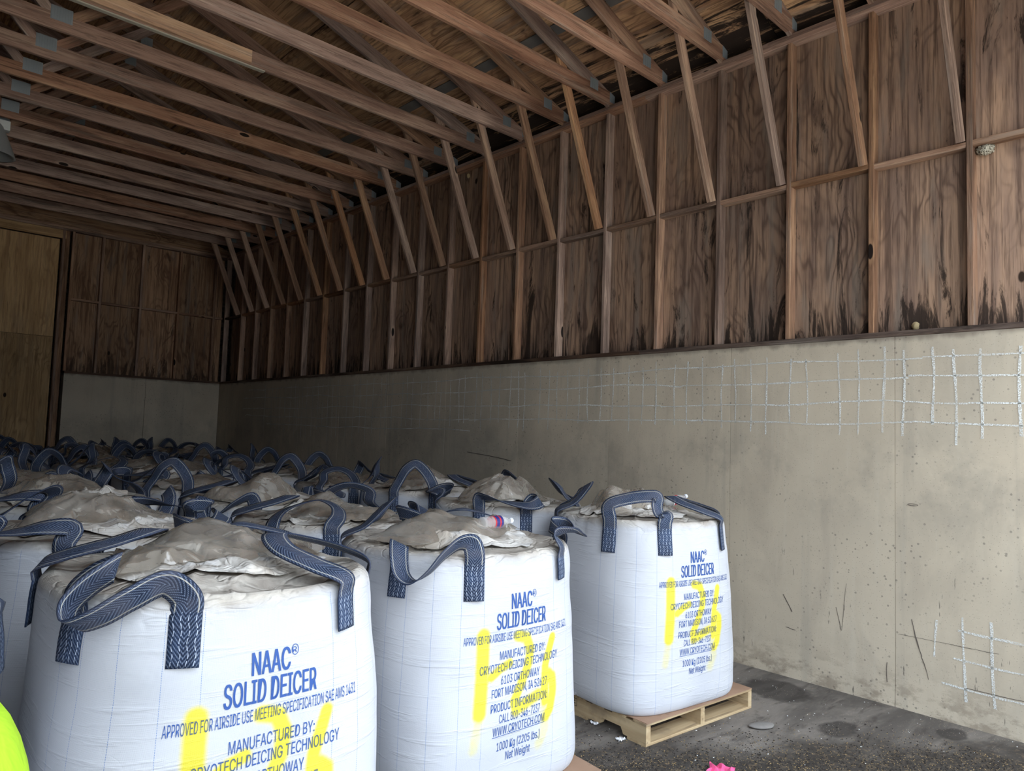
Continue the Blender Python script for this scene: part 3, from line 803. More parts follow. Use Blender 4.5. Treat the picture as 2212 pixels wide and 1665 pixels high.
# ---- lamp under the trusses
lp = empty('hanging_lamp', (0.98, 9.24, 4.91), label='grey dome lamp hanging under the trusses at the left edge', category='lamp')
def lathe(prof, n=24):
    V, Fs = [], []
    for (r_, z) in prof:
        for i in range(n): V.append((r_*math.cos(2*PI*i/n), r_*math.sin(2*PI*i/n), z))
    for j in range(len(prof)-1):
        for i in range(n): Fs.append((j*n+i, j*n+(i+1) % n, (j+1)*n+(i+1) % n, (j+1)*n+i))
    Fs.append(tuple(range(n))[::-1]); Fs.append(tuple((len(prof)-1)*n+i for i in range(n)))
    return V, Fs
lw = Matrix.Translation((0.985, 9.24, 4.91))
V, Fs = lathe([(0.03, 0), (0.03, -0.10), (0.085, -0.11), (0.10, -0.13), (0.12, -0.18), (0.2, -0.38), (0.22, -0.44), (0.225, -0.45), (0.20, -0.448), (0.1, -0.2)])
add('reflector', mesh('reflector', V, Fs, smooth=True), MAT['lamp_grey'], lp, lw)
V, Fs = lathe([(0.02, -0.2), (0.07, -0.24), (0.09, -0.3), (0.07, -0.38), (0.01, -0.41)])
add('bulb', mesh('bulb', V, Fs, smooth=True), MAT['glass'], lp, lw)
V, Fs = [], []
box_geo(V, Fs, (0.03, -0.05, -0.16), (0.15, 0.05, -0.06)); box_geo(V, Fs, (0.06, -0.056, -0.135), (0.12, -0.05, -0.085))
add('junction_box', mesh('junction_box', V, Fs), MAT['lamp_white'], lp, lw)

# ================================================================== bulk bags
NEXP = 3.0; HW = 0.517
def r_of(th, hw=HW, n=NEXP):
    return hw/(np.abs(np.cos(th))**n+np.abs(np.sin(th))**n)**(1/n)
_th = np.linspace(-PI/4, PI/4, 2001)
_x = r_of(_th)*np.cos(_th); _y = r_of(_th)*np.sin(_th)
_s = np.concatenate([[0], np.cumsum(np.hypot(np.diff(_x), np.diff(_y)))]); C8 = _s[-1]/2; _s -= C8
def th_of(u): return np.interp(u, _s, _th)          # u in [-C8, C8] -> angle about a face centre
MAT['bag'] = bag_fabric(); MAT['skirt'] = skirt_fabric(); MAT['film'] = film(); MAT['web'] = webbing(); MAT['ink'] = ink()

def side_scale(t, H):     # t = z / H, plan scale of the side
    z = t*H
    b = np.clip(z/0.09, 0, 1)
    s = 0.945+0.055*np.sqrt(1-(1-b)**2)
    return s*(1+0.02*np.sin(np.clip(t, 0, 1)*PI*0.95))*(1-0.035*np.clip((t-0.55)/0.45, 0, 1)**2)

STROKES = [  # yellow spray (u, dz below rim) polylines with radius: 1 - 2 6
    ([(-.215, -.335), (-.217, -.50), (-.225, -.66)], .030, 1.0),
    ([(-.225, -.66), (-.25, -.80)], .028, .35),
    ([(-.17, -.515), (-.12, -.485), (-.075, -.47)], .020, .9),
    ([(-.03, -.36), (.02, -.375), (.045, -.43), (.035, -.50), (-.005, -.58), (-.04, -.64), (-.03, -.68)], .024, .95),
    ([(-.03, -.68), (.05, -.655), (.10, -.64)], .028, .8),
    ([(.185, -.40), (.165, -.46), (.145, -.52), (.14, -.60), (.145, -.68)], .022, .95),
    ([(.145, -.60), (.165, -.56), (.19, -.58), (.195, -.64), (.18, -.72), (.155, -.75)], .026, .9),
    ([(.14, -.66), (.15, -.80), (.12, -.86)], .035, .35),
]
def paint_val(u, dz, strokes, jit):
    out = np.zeros_like(u)
    for pts, rad, inten in strokes:
        for (a, b) in zip(pts[:-1], pts[1:]):
            a = np.array(a)+jit; b = np.array(b)+jit; d = b-a; L = d@d
            t = np.clip(((u-a[0])*d[0]+(dz-a[1])*d[1])/L, 0, 1)
            dist = np.hypot(u-a[0]-t*d[0], dz-a[1]-t*d[1])
            out = np.maximum(out, inten*np.clip(1.45-dist/rad*0.95, 0, 1))
    return out

def folds(x, y, seed, nf=6):
    r = np.random.RandomState(int(seed*13)+5); out = 0*x
    P = np.stack([x*2.6, y*2.6, 0*x+seed], -1); w = gnoise(P)*1.1; w2 = gnoise(P*1.9+7)*0.5
    for k in range(nf):
        a = r.uniform(0, PI); f = r.uniform(9, 26); ph = r.uniform(0, 6)
        m = np.clip(gnoise(P*0.8+k*11.3)*1.6+0.15, 0, 1)
        q = 1-np.abs(np.sin((x*math.cos(a)+y*math.sin(a))*f+ph+(w+w2)*3.0))
        out = out+m*q**2.2*(14/f)
    return out

class Bag:
    def __init__(self, H, seed, N=96, hero=False):
        self.H = H; self.seed = seed; self.hero = hero
        self.N = N
    def side(self, face, u, z):
        """point on the side; face 0 faces -Y, then counter-clockwise (1 = +X, 2 = +Y, 3 = -X)"""
        u = np.asarray(u, float); z = np.asarray(z, float)
        th = th_of(u)
        tt = np.clip(z/self.H, 0, 1)
        n = 4.4-1.5*np.clip(tt/0.75, 0, 1)
        r = r_of(th, HW, n)*side_scale(tt, self.H)
        ang = th-PI/2+face*PI/2
        x, y = r*np.cos(ang), r*np.sin(ang)
        P = np.stack([x, y, z+0*x], -1)
        q = P*np.array([1.3, 1.3, 2.2])+self.seed*3.7
        amp = 0.010+0.014*np.clip((z/self.H-0.8)/0.2, 0, 1)
        w = fbm(q, 3)*amp
        w = w+0.007*np.clip((z/self.H-0.86)/0.14, 0, 1)*ridged(P*np.array([7, 7, 5])+self.seed, 2)
        return P+np.stack([np.cos(ang)*w, np.sin(ang)*w, 0*w], -1)
    def top(self, th, q):
        """q 1 at rim to 0 at centre"""
        r = r_of(th, HW, 2.9)*side_scale(1.0, self.H)
        lift = 0.022*(1-np.abs(np.cos(2*th)))*q**4      # raised corners under the loops
        x, y = r*q*np.cos(th), r*q*np.sin(th)
        P = np.stack([x, y, 0*x], -1)
        fold = folds(x, y, self.seed)-0.5
        low = gnoise(np.stack([x*2.2, y*2.2, 0*x], -1)+self.seed*2.3)
        z = self.H+0.012*(1-q)**0.7+(1-q**6)*(0.022*fold+0.05*low)+lift-0.03*np.exp(-((q-.82)/.1)**2)*(0.5+low)
        rin = 0.02*q**6
        return np.stack([x, y, z], -1)
    def body(self):
        N = self.N
        # u samples for each face equally spaced in arc
        m = N//4
        us = np.linspace(-C8, C8, m+1)[:-1]
        face = np.repeat(np.arange(4), m); u = np.tile(us, 4)
        th = th_of(u); ang = th-PI/2+face*PI/2
        H = self.H
        nz = 84 if self.hero else 26
        zlow = 0.09*(1-np.cos(np.linspace(0, PI/2, 7)))[:-1]
        zs = np.concatenate([zlow, np.linspace(0.09, H-0.05, nz)])
        rows = []; tops = []
        for z in zs:
            P = np.zeros((N, 3))
            for f in range(4):
                P[f*m:(f+1)*m] = self.side(f, us, np.full(m, z))
            if z == zs[0]: P[:, 2] = 0
            rows.append(P); tops.append(np.full(N, max(0, (z-(H-0.10))/0.10*0.3)))
        side_last = rows[-1]
        T1 = self.top(ang, np.full(N, 0.93))
        # shoulder: quarter blend
        for t in (0.3, 0.6, 0.85):
            a = t*PI/2
            P = side_last.copy()
            P[:, :2] = side_last[:, :2]*(1-(1-np.cos(a)))+T1[:, :2]*(1-np.cos(a))
            P[:, 2] = side_last[:, 2]+(T1[:, 2]-side_last[:, 2])*np.sin(a)
            P = P+0.006*gnoise(P*9+self.seed)[:, None]
            rows.append(P); tops.append(np.full(N, 0.3+0.5*t))
        qs = [0.93, 0.87, 0.8, 0.73, 0.66, 0.58, 0.5, 0.42, 0.34, 0.26, 0.18, 0.1]
        if self.hero: qs = list(np.linspace(0.93, 0.06, 30))
        for q in qs:
            rows.append(self.top(ang, np.full(N, q))); tops.append(np.full(N, 1.0))
        R = len(rows)
        V = np.concatenate(rows+[self.top(np.array([0.0]), np.array([0.0]))], 0)
        tp = np.concatenate(tops+[np.array([1.0])])
        Fs = []
        for j in range(R-1):
            for i in range(N):
                k = (i+1) % N
                Fs.append((j*N+i, j*N+k, (j+1)*N+k, (j+1)*N+i))
        c = R*N
        Fs += [((R-1)*N+i, (R-1)*N+(i+1) % N, c) for i in range(N)]
        Fs.append(tuple(range(N))[::-1])
        # uv: u metres from face centre; the far edge of each face gets +C8
        uvv = np.zeros((len(V), 2)); uvv[:R*N, 0] = np.tile(u, R); uvv[:, 1] = V[:, 2]
        def uvf(me, li):
            d = uvv[li].copy()
            ls = np.empty(len(me.polygons), np.int32); lt = np.empty(len(me.polygons), np.int32)
            me.polygons.foreach_get('loop_start', ls); me.polygons.foreach_get('loop_total', lt)
            q = lt == 4
            s = ls[q]
            iu = d[s, 0]
            for off in (1, 2):
                dd = d[s+off, 0]; wrap = dd < iu-1e-6
                d[s+off, 0] = np.where(wrap, C8, dd)
            return d
        paint = np.zeros(len(V))
        if self.hero:
            jit = np.array([(self.seed*7 % 3-1)*0.006, (self.seed*5 % 3-1)*0.006])
            idx = (np.tile(face, R) == 0)
            pu = np.tile(u, R)[idx]
            paint[:R*N][idx] = paint_val(pu, V[:R*N][idx][:, 2]-self.H, STROKES, jit)
        me = mesh('bag_body', V, Fs, uvf, {'topness': tp, 'paint': paint}, True)
        me.materials.append(MAT['bag']); return me

def strap_mesh(bag, corner, ctrl, leg=0.14, w=0.088, legoff=0.175, legb=None):
    """lifting loop over a corner: legs sewn on the two faces either side, ctrl in corner frame (t, o, z)"""
    H = bag.H; f0, f1 = corner, (corner+1) % 4       # f0 face left part, f1 face right part seen from outside
    zr = H-0.035
    def col(face, u, zs): return bag.side(face, np.full(len(zs), u), np.array(zs))
    legb = legb or leg
    zsA = np.linspace(zr, zr-leg, 9)[::-1]; zsB = np.linspace(zr, zr-legb, 9)
    def outw(face, P):
        a = -PI/2+face*PI/2
        d = P.copy(); d[:, 2] = 0; d /= np.linalg.norm(d, axis=1)[:, None]
        return P+d*0.009
    A = outw(f0, col(f0, C8-legoff, zsA)); B = outw(f1, col(f1, -C8+legoff, zsB))
    cor = bag.side(f0, np.array([C8]), np.array([H-0.04]))[0]
    D = np.array([cor[0], cor[1], 0]); D /= np.linalg.norm(D); T = np.array([-D[1], D[0], 0])
    base = np.array([cor[0], cor[1], H])
    C = [base+T*t+D*o+np.array([0, 0, z]) for (t, o, z) in ctrl]
    # shoulder guides so that the webbing clears the edge
    def sh(P, dz, inn):
        q = P.copy(); d = np.array([P[0], P[1], 0]); d /= np.linalg.norm(d); return q-d*inn+np.array([0, 0, dz])
    K = [A[-1], sh(A[-1], 0.04, -0.002)]+C+[sh(B[0], 0.04, -0.002), B[0]]
    K = np.array(K)
    ext = np.vstack([A[-2], K, B[1]]); pts = []
    for i in range(1, len(ext)-2):
        p0, p1, p2, p3 = ext[i-1], ext[i], ext[i+1], ext[i+2]
        # centripetal Catmull-Rom
        t0 = 0; t1 = t0+max(np.linalg.norm(p1-p0), 1e-4)**.5; t2 = t1+max(np.linalg.norm(p2-p1), 1e-4)**.5; t3 = t2+max(np.linalg.norm(p3-p2), 1e-4)**.5
        for t in np.linspace(t1, t2, 8)[:-1]:
            A1 = (t1-t)/(t1-t0)*p0+(t-t0)/(t1-t0)*p1; A2 = (t2-t)/(t2-t1)*p1+(t-t1)/(t2-t1)*p2; A3 = (t3-t)/(t3-t2)*p2+(t-t2)/(t3-t2)*p3
            B1 = (t2-t)/(t2-t0)*A1+(t-t0)/(t2-t0)*A2; B2 = (t3-t)/(t3-t1)*A2+(t-t1)/(t3-t1)*A3
            pts.append((t2-t)/(t2-t1)*B1+(t-t1)/(t2-t1)*B2)
    nA = len(A)-1; mid = len(pts)
    P = np.vstack([A[:-1], np.array(pts), B]); n = len(P)
    Tn = np.gradient(P, axis=0); Tn /= np.linalg.norm(Tn, axis=1)[:, None]
    def face_t(face):
        a = -PI/2+face*PI/2; return np.array([-math.sin(a), math.cos(a), 0])
    tanA = np.array([-A[0][1], A[0][0], 0]); tanA /= np.linalg.norm(tanA)
    tanB = np.array([-B[0][1], B[0][0], 0]); tanB /= np.linalg.norm(tanB)
    W = np.zeros_like(P); w0 = tanA
    W[0] = w0
    for i in range(1, n):
        v = W[i-1]-Tn[i]*(W[i-1]@Tn[i]); W[i] = v/np.linalg.norm(v)
    # remove twist at the end leg
    e = -tanB          # going down on the other leg keeps the same outside face
    e = e-Tn[-1]*(e@Tn[-1]); e /= np.linalg.norm(e)
    Nn = np.cross(Tn[-1], W[-1])
    angle = math.atan2(e@Nn, e@W[-1])
    if angle < -2.6: angle += 2*PI
    tt = np.clip((np.arange(n)-nA-1)/(mid-2), 0, 1); tt = tt*tt*(3-2*tt)
    for i in range(n):
        a = angle*tt[i]; Nn = np.cross(Tn[i], W[i]); W[i] = W[i]*math.cos(a)+Nn*math.sin(a)
    # keep legs exactly tangential
    for i in range(nA): W[i] = tanA-Tn[i]*(tanA@Tn[i]); W[i] /= np.linalg.norm(W[i])
    for i in range(mid+nA, n): W[i] = -tanB+Tn[i]*(tanB@Tn[i]); W[i] /= np.linalg.norm(W[i])
    Nn = np.cross(Tn, W)
    Lc = np.concatenate([[0], np.cumsum(np.linalg.norm(np.diff(P, axis=0), axis=1))])
    V, UV, FR, Fs = [], [], [], []
    cs = [-.5, -.25, 0, .25, .5]; th = 0.0024
    m = len(cs)*2
    for i in range(n):
        bow = 0.0
        for side, order in ((1, cs), (-1, cs[::-1])):
            for c in order:
                # follow the curve of the bag across the leg
                p = P[i]+W[i]*c*w+Nn[i]*side*th
                onleg = i < nA or i >= mid+nA
                if onleg:
                    rad = 0.45
                    out = np.array([P[i][0], P[i][1], 0]); out /= np.linalg.norm(out)
                    p = p-out*((c*w)**2/(2*rad))
                V.append(p); UV.append((c, Lc[i])); FR.append(0.0 if onleg else 1.0)
    for i in range(n-1):
        for j in range(m):
            k = (j+1) % m
            Fs.append((i*m+j, i*m+k, (i+1)*m+k, (i+1)*m+j))
    Fs.append(tuple(range(m))[::-1]); Fs.append(tuple((n-1)*m+j for j in range(m)))
    me = mesh('lifting_loop', V, Fs, np.array(UV), {'free': FR}, True)
    me.materials.append(MAT['web']); return me

LOOPS = {
 'stand': [(-.135, -.09, .09), (-.085, -.10, .18), (-.02, -.13, .225), (.045, -.12, .19), (.125, -.10, .09)],
 'lean': [(-.15, -.12, .06), (-.16, -.17, .13), (-.04, -.22, .17), (.08, -.2, .13), (.15, -.14, .06)],
 'fold': [(-.13, -.10, .07), (-.07, -.2, .12), (.02, -.16, .19), (.05, -.08, .16), (.09, -.10, .07)],
 'inward': [(-.17, -.14, .05), (-.12, -.27, .09), (0, -.34, .12), (.12, -.27, .09), (.17, -.14, .05)],
 'flop': [(-.20, -.10, .06), (-.26, -.02, .06), (-.20, .05, .035), (-.02, .03, .05), (.10, -.01, .07), (.17, -.07, .06)],
 'flop_r': [(-.17, -.07, .06), (-.10, -.01, .07), (.02, .03, .05), (.20, .05, .035), (.26, -.02, .06), (.20, -.10, .06)],
 'droop': [(-.175, -.02, .05), (-.165, .055, -.03), (-.12, .075, -.09), (-.03, .07, -.05), (.06, .045, .02), (.14, -.02, .06)],
 'out': [(-.18, 0, .05), (-.15, .10, .05), (-.02, .17, .02), (.12, .11, .05), (.18, 0, .05)],
}

def skirt_mesh(bag, seed, R=0.36):
    n, m = 96, 24
    V, Fs = [], []
    for j in range(m+1):
        q = j/m
        for i in range(n):
            th = 2*PI*i/n
            rr = R*q*(1+0.20*gnoise(np.array([math.cos(th)*1.3, math.sin(th)*1.3, seed*3.3]))+0.07*gnoise(np.array([math.cos(th)*4, math.sin(th)*4, seed*3.3])))
            V.append((rr*math.cos(th), rr*math.sin(th), 0))
    V = np.array(V)
    rq = np.hypot(V[:, 0], V[:, 1]); th = np.arctan2(V[:, 1], V[:, 0])
    base = bag.top(th, np.clip(rq/(r_of(th)), 0, 1))[:, 2]
    e = np.clip((R*1.02-rq)/(R*0.25), 0, 1)
    rd = folds(V[:, 0], V[:, 1], seed+3.3, 7)
    V[:, 2] = base+0.008+e*(0.010+0.026*rd)
    for j in range(m):
        for i in range(n):
            k = (i+1) % n; Fs.append((j*n+i, j*n+k, (j+1)*n+k, (j+1)*n+i))
    me = mesh('top_skirt', V, Fs, smooth=True); me.materials.append(MAT['skirt']); return me

def film_mesh(bag, seed, cx, cy, R, h):
    n, m = 90, 26
    V, Fs = [], []
    for j in range(m+1):
        q = j/m
        for i in range(n):
            th = 2*PI*i/n
            rr = R*q*(1+0.32*gnoise(np.array([math.cos(th)*1.2, math.sin(th)*1.2, seed*1.9]))+0.12*gnoise(np.array([math.cos(th)*3.5, math.sin(th)*3.5, seed*1.9])))
            V.append((cx+rr*math.cos(th)*1.35, cy+rr*math.sin(th), q))
    V = np.array(V); q = V[:, 2].copy()
    x, y = V[:, 0], V[:, 1]; rq = np.hypot(x, y); th = np.arctan2(y, x)
    base = bag.top(th, np.clip(rq/(r_of(th)), 0, .98))[:, 2]
    rd = folds(x, y, seed+8.7, 5); lo = gnoise(np.stack([x*3.2, y*3.2, 0*x+seed*4.1], -1))
    V[:, 2] = base+0.028+(1-q**2.6)*h*(0.62+0.75*lo+0.12*rd)+0.006*rd
    for j in range(m):
        for i in range(n):
            k = (i+1) % n; Fs.append((j*n+i, j*n+k, (j+1)*n+k, (j+1)*n+i))
    me = mesh('plastic_liner', V, Fs, smooth=True); me.materials.append(MAT['film']); return me

# ---- printed lettering, wrapped on the face
LINES = [  # text, u centre, dz of the centre below rim, width, cap height, bold
    ('NAAC', -.005, -.205, .118, .066, .020), ('SOLID DEICER', .0, -.284, .285, .068, .020),
    ('APPROVED FOR AIRSIDE USE MEETING SPECIFICATION SAE AMS 1431', .0, -.352, .600, .034, 0),
    ('MANUFACTURED BY:', .01, -.430, .265, .036, 0), ('CRYOTECH DEICING TECHNOLOGY', .005, -.480, .455, .036, 0),
    ('6103 ORTHOWAY', .0, -.536, .225, .036, 0), ('FORT MADISON, IA 52627', .0, -.586, .320, .036, 0),
    ('PRODUCT INFORMATION:', .0, -.648, .325, .036, 0), ('CALL 800-346-7237', .0, -.698, .235, .036, 0),
    ('WWW.CRYOTECH.COM', .0, -.748, .300, .036, 0), ('1000 Kg (2205 lbs.)', .0, -.815, .250, .036, 0), ('Net Weight', .0, -.865, .142, .036, 0),
]
import os
try:
    SANS = bpy.data.fonts.load(os.path.join(bpy.utils.resource_path('LOCAL'), 'datafiles', 'fonts', 'Inter.woff2'))
except Exception:
    SANS = None
def text_geo(s, bold):
    cu = bpy.data.curves.new('t', 'FONT')
    if SANS is not None: cu.font = SANS; cu.body = s; cu.size = 1.0; cu.resolution_u = 3
    cu.align_x = 'LEFT'
    o = bpy.data.objects.new('t', cu); COL.objects.link(o)
    dg = bpy.context.evaluated_depsgraph_get()
    me = bpy.data.meshes.new_from_object(o.evaluated_get(dg))
    co = np.empty(len(me.vertices)*3); me.vertices.foreach_get('co', co); co = co.reshape(-1, 3)[:, :2].copy()
    fs = [tuple(p.vertices) for p in me.polygons]
    bpy.data.objects.remove(o); bpy.data.curves.remove(cu); bpy.data.meshes.remove(me)
    return co, fs
def subdivide(co, fs, lim):
    """split long triangles so lettering bends with the cloth"""
    co = [tuple(c) for c in co]; tri = []
    for f in fs:
        for k in range(1, len(f)-1): tri.append((f[0], f[k], f[k+1]))
    for _ in range(5):
        new = []; midc = {}; changed = False
        def mid(a, b):
            kk = (min(a, b), max(a, b))
            if kk not in midc:
                co.append(((co[a][0]+co[b][0])/2, (co[a][1]+co[b][1])/2)); midc[kk] = len(co)-1
            return midc[kk]
        for t in tri:
            es = [(math.dist(co[t[i]], co[t[(i+1) % 3]]), i) for i in range(3)]
            L, i = max(es)
            if L > lim:
                a, b, c = t[i], t[(i+1) % 3], t[(i+2) % 3]; mm_ = mid(a, b)
                new += [(a, mm_, c), (mm_, b, c)]; changed = True
            else: new.append(t)
        tri = new
        if not changed: break
    return np.array(co), tri
_TEXT = None
def lettering():
    global _TEXT
    if _TEXT is not None: return _TEXT
    CO, FS = [], []; n = 0
    hco, _ = text_geo('H', 0); cap = hco[:, 1].max()-hco[:, 1].min(); y0 = hco[:, 1].min()
    for s, uc, dz, wd, ch, bold in LINES:
        co, fs = text_geo(s, bold)
        x0, x1 = co[:, 0].min(), co[:, 0].max()
        co[:, 0] = (co[:, 0]-(x0+x1)/2)*wd/(x1-x0)+uc
        co[:, 1] = (co[:, 1]-y0-cap/2)*ch/cap+dz
        co, fs = subdivide(co, fs, 0.02)
        if bold:      # heavier strokes: the outline drawn three times, side by side
            n_ = len(co); d_ = wd/len(s)*0.055
            fs = [tuple(i+k*n_ for i in f) for k in range(3) for f in fs]
            co = np.concatenate([co+np.array([q*d_, 0]) for q in (-1, 0, 1)])
        CO.append(co); FS.append(fs)
    # registered mark
    co, fs = text_geo('R', 0.01); co[:, 0] = (co[:, 0]-co[:, 0].mean())*0.018/(np.ptp(co[:, 0]))*0.8+.070; co[:, 1] = (co[:, 1]-y0-cap/2)*0.017/cap-.183
    CO.append(co); FS.append(fs)
    ring = []; m = 28
    for i in range(m):
        a = 2*PI*i/m
        ring += [(.070+.0135*math.cos(a)*.85, -.183+.0165*math.sin(a)), (.070+.0115*math.cos(a)*.83, -.183+.0145*math.sin(a))]
    CO.append(np.array(ring))
    FS.append([(2*i, 2*((i+1) % m), 2*((i+1) % m)+1, 2*i+1) for i in range(m)])
    # underline of the web address
    und = []; m = 24
    for i in range(m+1):
        x = -.152+.304*i/m; und += [(x, -.772), (x, -.7695)]
    CO.append(np.array(und))
    FS.append([(2*i, 2*i+2, 2*i+3, 2*i+1) for i in range(m)])
    _TEXT = (CO, FS); return _TEXT
def text_meshes(bag):
    out = []
    for co, fs in zip(*lettering()):
        z = bag.H+co[:, 1]
        P = bag.side(0, co[:, 0], z)
        d = P.copy(); d[:, 2] = 0; d /= np.linalg.norm(d, axis=1)[:, None]
        P = P+d*0.0022
        jit = np.array([(bag.seed*7 % 3-1)*0.006, (bag.seed*5 % 3-1)*0.006])
        me = mesh('printed_line', P, fs, None, {'paint': paint_val(co[:, 0], co[:, 1], STROKES, jit)})
        me.materials.append(MAT['ink']); out.append(me)
    return out

# ---- pallets
PH = 0.125
def make_pallet(x, y, rz, label, L=1.06, W=1.03, group=None):
    p = empty('pallet', (x, y, 0), rz, label=label, category='pallet')
    if group: p['group'] = group
    mw = Matrix.Translation((x, y, 0)) @ Matrix.Rotation(rz, 4, 'Z')
    def lb(name, a, b, wide, t, w):
        A = mw @ Vector(a); B = mw @ Vector(b); Wd = mw.to_3x3() @ Vector(wide)
        return board(name, p, A, B, Wd, t, w, MAT['pallet'])
    dk = 0.016
    st_h = PH-2*dk
    for sx in (-W/2+0.019, 0, W/2-0.019):
        zc = dk+st_h/2
        # notched stringer: three blocks and a rail
        V, Fs = [], []
        zt = st_h/2; zb = -st_h/2
        prof = [(-L/2, zb), (-L/2+.17, zb), (-L/2+.19, zb+.038), (-.17-.02, zb+.038), (-.15-.02, zb), (.17, zb), (.19, zb+.038), (L/2-.19, zb+.038), (L/2-.17, zb), (L/2, zb), (L/2, zt), (-L/2, zt)]
        n = len(prof)
        V = [(a, -.019, b) for a, b in prof]+[(a, .019, b) for a, b in prof]
        Fs = [tuple(range(n)), tuple(range(2*n-1, n-1, -1))]+[(i, i+n, (i+1) % n+n, (i+1) % n) for i in range(n)]
        if 'stringer' not in _cache:
            me = mesh('stringer', V, Fs); me.materials.append(MAT['pallet']); _cache['stringer'] = me
        add('stringer', _cache['stringer'], None, p, mw @ Matrix.Translation((sx, 0, zc)) @ Matrix.Rotation(PI/2, 4, 'Z'))
    for i in range(7):
        yy_ = -L/2+.05+(L-.1)*i/6
        lb('deck_board', (-W/2, yy_, PH-dk/2), (W/2, yy_, PH-dk/2), (0, 1, 0), dk, .1)
    for yy_ in (-L/2+.07, 0, L/2-.07):
        lb('bottom_board', (-W/2, yy_, dk/2), (W/2, yy_, dk/2), (0, 1, 0), dk, .14)
    return p

BAGS = [  # x, y, rot(deg), rim height above pallet, seed, loops at corners A(front-left) B(front-right) C(back-right) D(back-left)
    (0.99, 2.66, 6, 1.06, 1), (2.27, 2.88, -6, 1.02, 2), (3.95, 3.02, -5, 1.09, 3), (-0.20, 2.62, 4, 1.05, 4),
]
def corner_of(name): return {'A': 3, 'B': 0, 'C': 1, 'D': 2}[name]

class Placed: pass
def build_bag(x, y, rot, H, seed, loops, label, hero=False, text=False, films=(), legs=None, N=96, group='white bulk bags on pallets'):
    b = Bag(H, seed, N, hero)
    p = empty('bulk_bag', (x, y, PH+0.004), R_(rot), label=label, category='bulk bag', group=group)
    mw = Matrix.Translation((x, y, PH+0.004)) @ Matrix.Rotation(R_(rot), 4, 'Z')
    add('bag_body', b.body(), None, p, mw)
    add('top_skirt', skirt_mesh(b, seed), None, p, mw)
    for k, (cx, cy, R, h) in enumerate(films):
        add('plastic_liner', film_mesh(b, seed+k*3, cx, cy, R, h), None, p, mw)
    for c, lp_ in loops.items():
        ctrl = LOOPS[lp_] if isinstance(lp_, str) else lp_
        lg = (legs or {}).get(c, (0.15, 0.15))
        add('lifting_loop', strap_mesh(b, corner_of(c), ctrl, lg[0], legb=lg[1]), None, p, mw)
    if text:
        for tm in text_meshes(b): add('printed_line', tm, None, p, mw)
    return p, b, mw
def R_(d): return math.radians(d)

# --- front row
L1 = [(-.125, -.05, .05), (-.05, -.04, .085), (-.04, .0, .085), (-.09, .035, .04), (-.12, .06, -.01), (-.10, .078, -.05), (-.03, .08, -.03), (.05, .055, .02), (.12, .005, .055)]
L2 = [(-.165, -.03, .045), (-.15, .035, .0), (-.125, .07, -.07), (-.08, .085, -.095), (-.02, .08, -.06), (.05, .05, .02), (.11, .01, .065), (.15, -.03, .055)]
L3 = [(-.17, -.06, .085), (-.06, -.08, .13), (.07, -.09, .15), (.12, -.10, .145), (.115, -.085, .09), (.135, -.07, .045), (.17, -.06, .05)]
b1 = build_bag(1.02, 2.64, 0, 1.082, 1, {'A': L1, 'B': 'inward', 'C': 'inward', 'D': 'inward'},
               'nearest white bulk bag with large blue lettering, second from left in the front row', True, True, [(0.10, 0.10, 0.26, 0.10), (-.24, -.05, .13, .05)], {'B': (.12, .15)}, N=320)
b2 = build_bag(2.32, 2.87, -2.5, 1.055, 2, {'A': L2, 'B': 'flop_r', 'C': 'inward', 'D': 'lean'},
               'middle lettered white bulk bag of the front row, with a drooping navy loop', True, True, [(0.0, 0.06, 0.30, 0.09)], {'B': (.11, .14)}, N=320)
b3 = build_bag(3.92, 2.95, -8, 1.09, 3, {'A': L3, 'B': 'inward', 'C': 'inward', 'D': 'lean'},
               'lettered white bulk bag standing alone on its pallet nearest the concrete wall', True, True, [(-0.06, 0.06, 0.2, 0.19), (.2, 0, .12, .08)], N=320)
build_bag(-0.16, 2.58, 10, 1.08, 4, {'A': 'inward', 'B': 'inward', 'C': 'inward', 'D': 'stand'},
          'white bulk bag cut off by the left edge, behind the lime sleeve', False, False, [(0, 0, 0.2, 0.1)])
make_pallet(1.02, 2.64, R_(-2), 'wooden pallet under the nearest bulk bag')
make_pallet(2.33, 2.86, R_(-6), 'wooden pallet under the middle front bag, its corner at the bottom edge')
P3 = (3.962, 2.965)
make_pallet(P3[0], P3[1], R_(-4.1), 'pale wooden pallet with brown board on top, standing alone near the concrete wall')
make_pallet(-0.16, 2.58, R_(3), 'wooden pallet under the bag at the left edge')
for (x, y, rz, lb) in ((P3[0], P3[1], -4.1, 'brown cardboard sheet between the lone bag and its pallet'), (2.33, 2.86, -6, 'brown cardboard sheet under the middle front bag')):
    o = box('cardboard_sheet', (-0.512, -0.535, 0), (0.512, 0.535, 0.004), MAT['card'], None, label=lb, category='cardboard')
    o.matrix_basis = Matrix.Translation((x, y, PH)) @ Matrix.Rotation(R_(rz), 4, 'Z')

# small black branded frame on the side of the lone pallet
def stamp():
    mw = Matrix.Translation((P3[0], P3[1], 0)) @ Matrix.Rotation(R_(-4.1), 4, 'Z')
    V, Fs = [], []; xx = -1.03/2-0.0008
    def q(y0, z0, y1, z1): box_geo(V, Fs, (xx-.0004, y0, z0), (xx, y1, z1))
    q(.02, .055, .11, .058); q(.02, .098, .11, .101); q(.02, .055, .023, .101); q(.107, .055, .11, .101)
    q(.035, .083, .06, .089); q(.035, .067, .095, .074); q(.07, .083, .078, .089)
    par = [o for o in bpy.data.objects if o.get('label', '').startswith('pale wooden pallet')][0]
    add('stamp', mesh('stamp', V, Fs), plain('stamp_ink', (.03, .03, .03), .9), par, mw)
stamp()
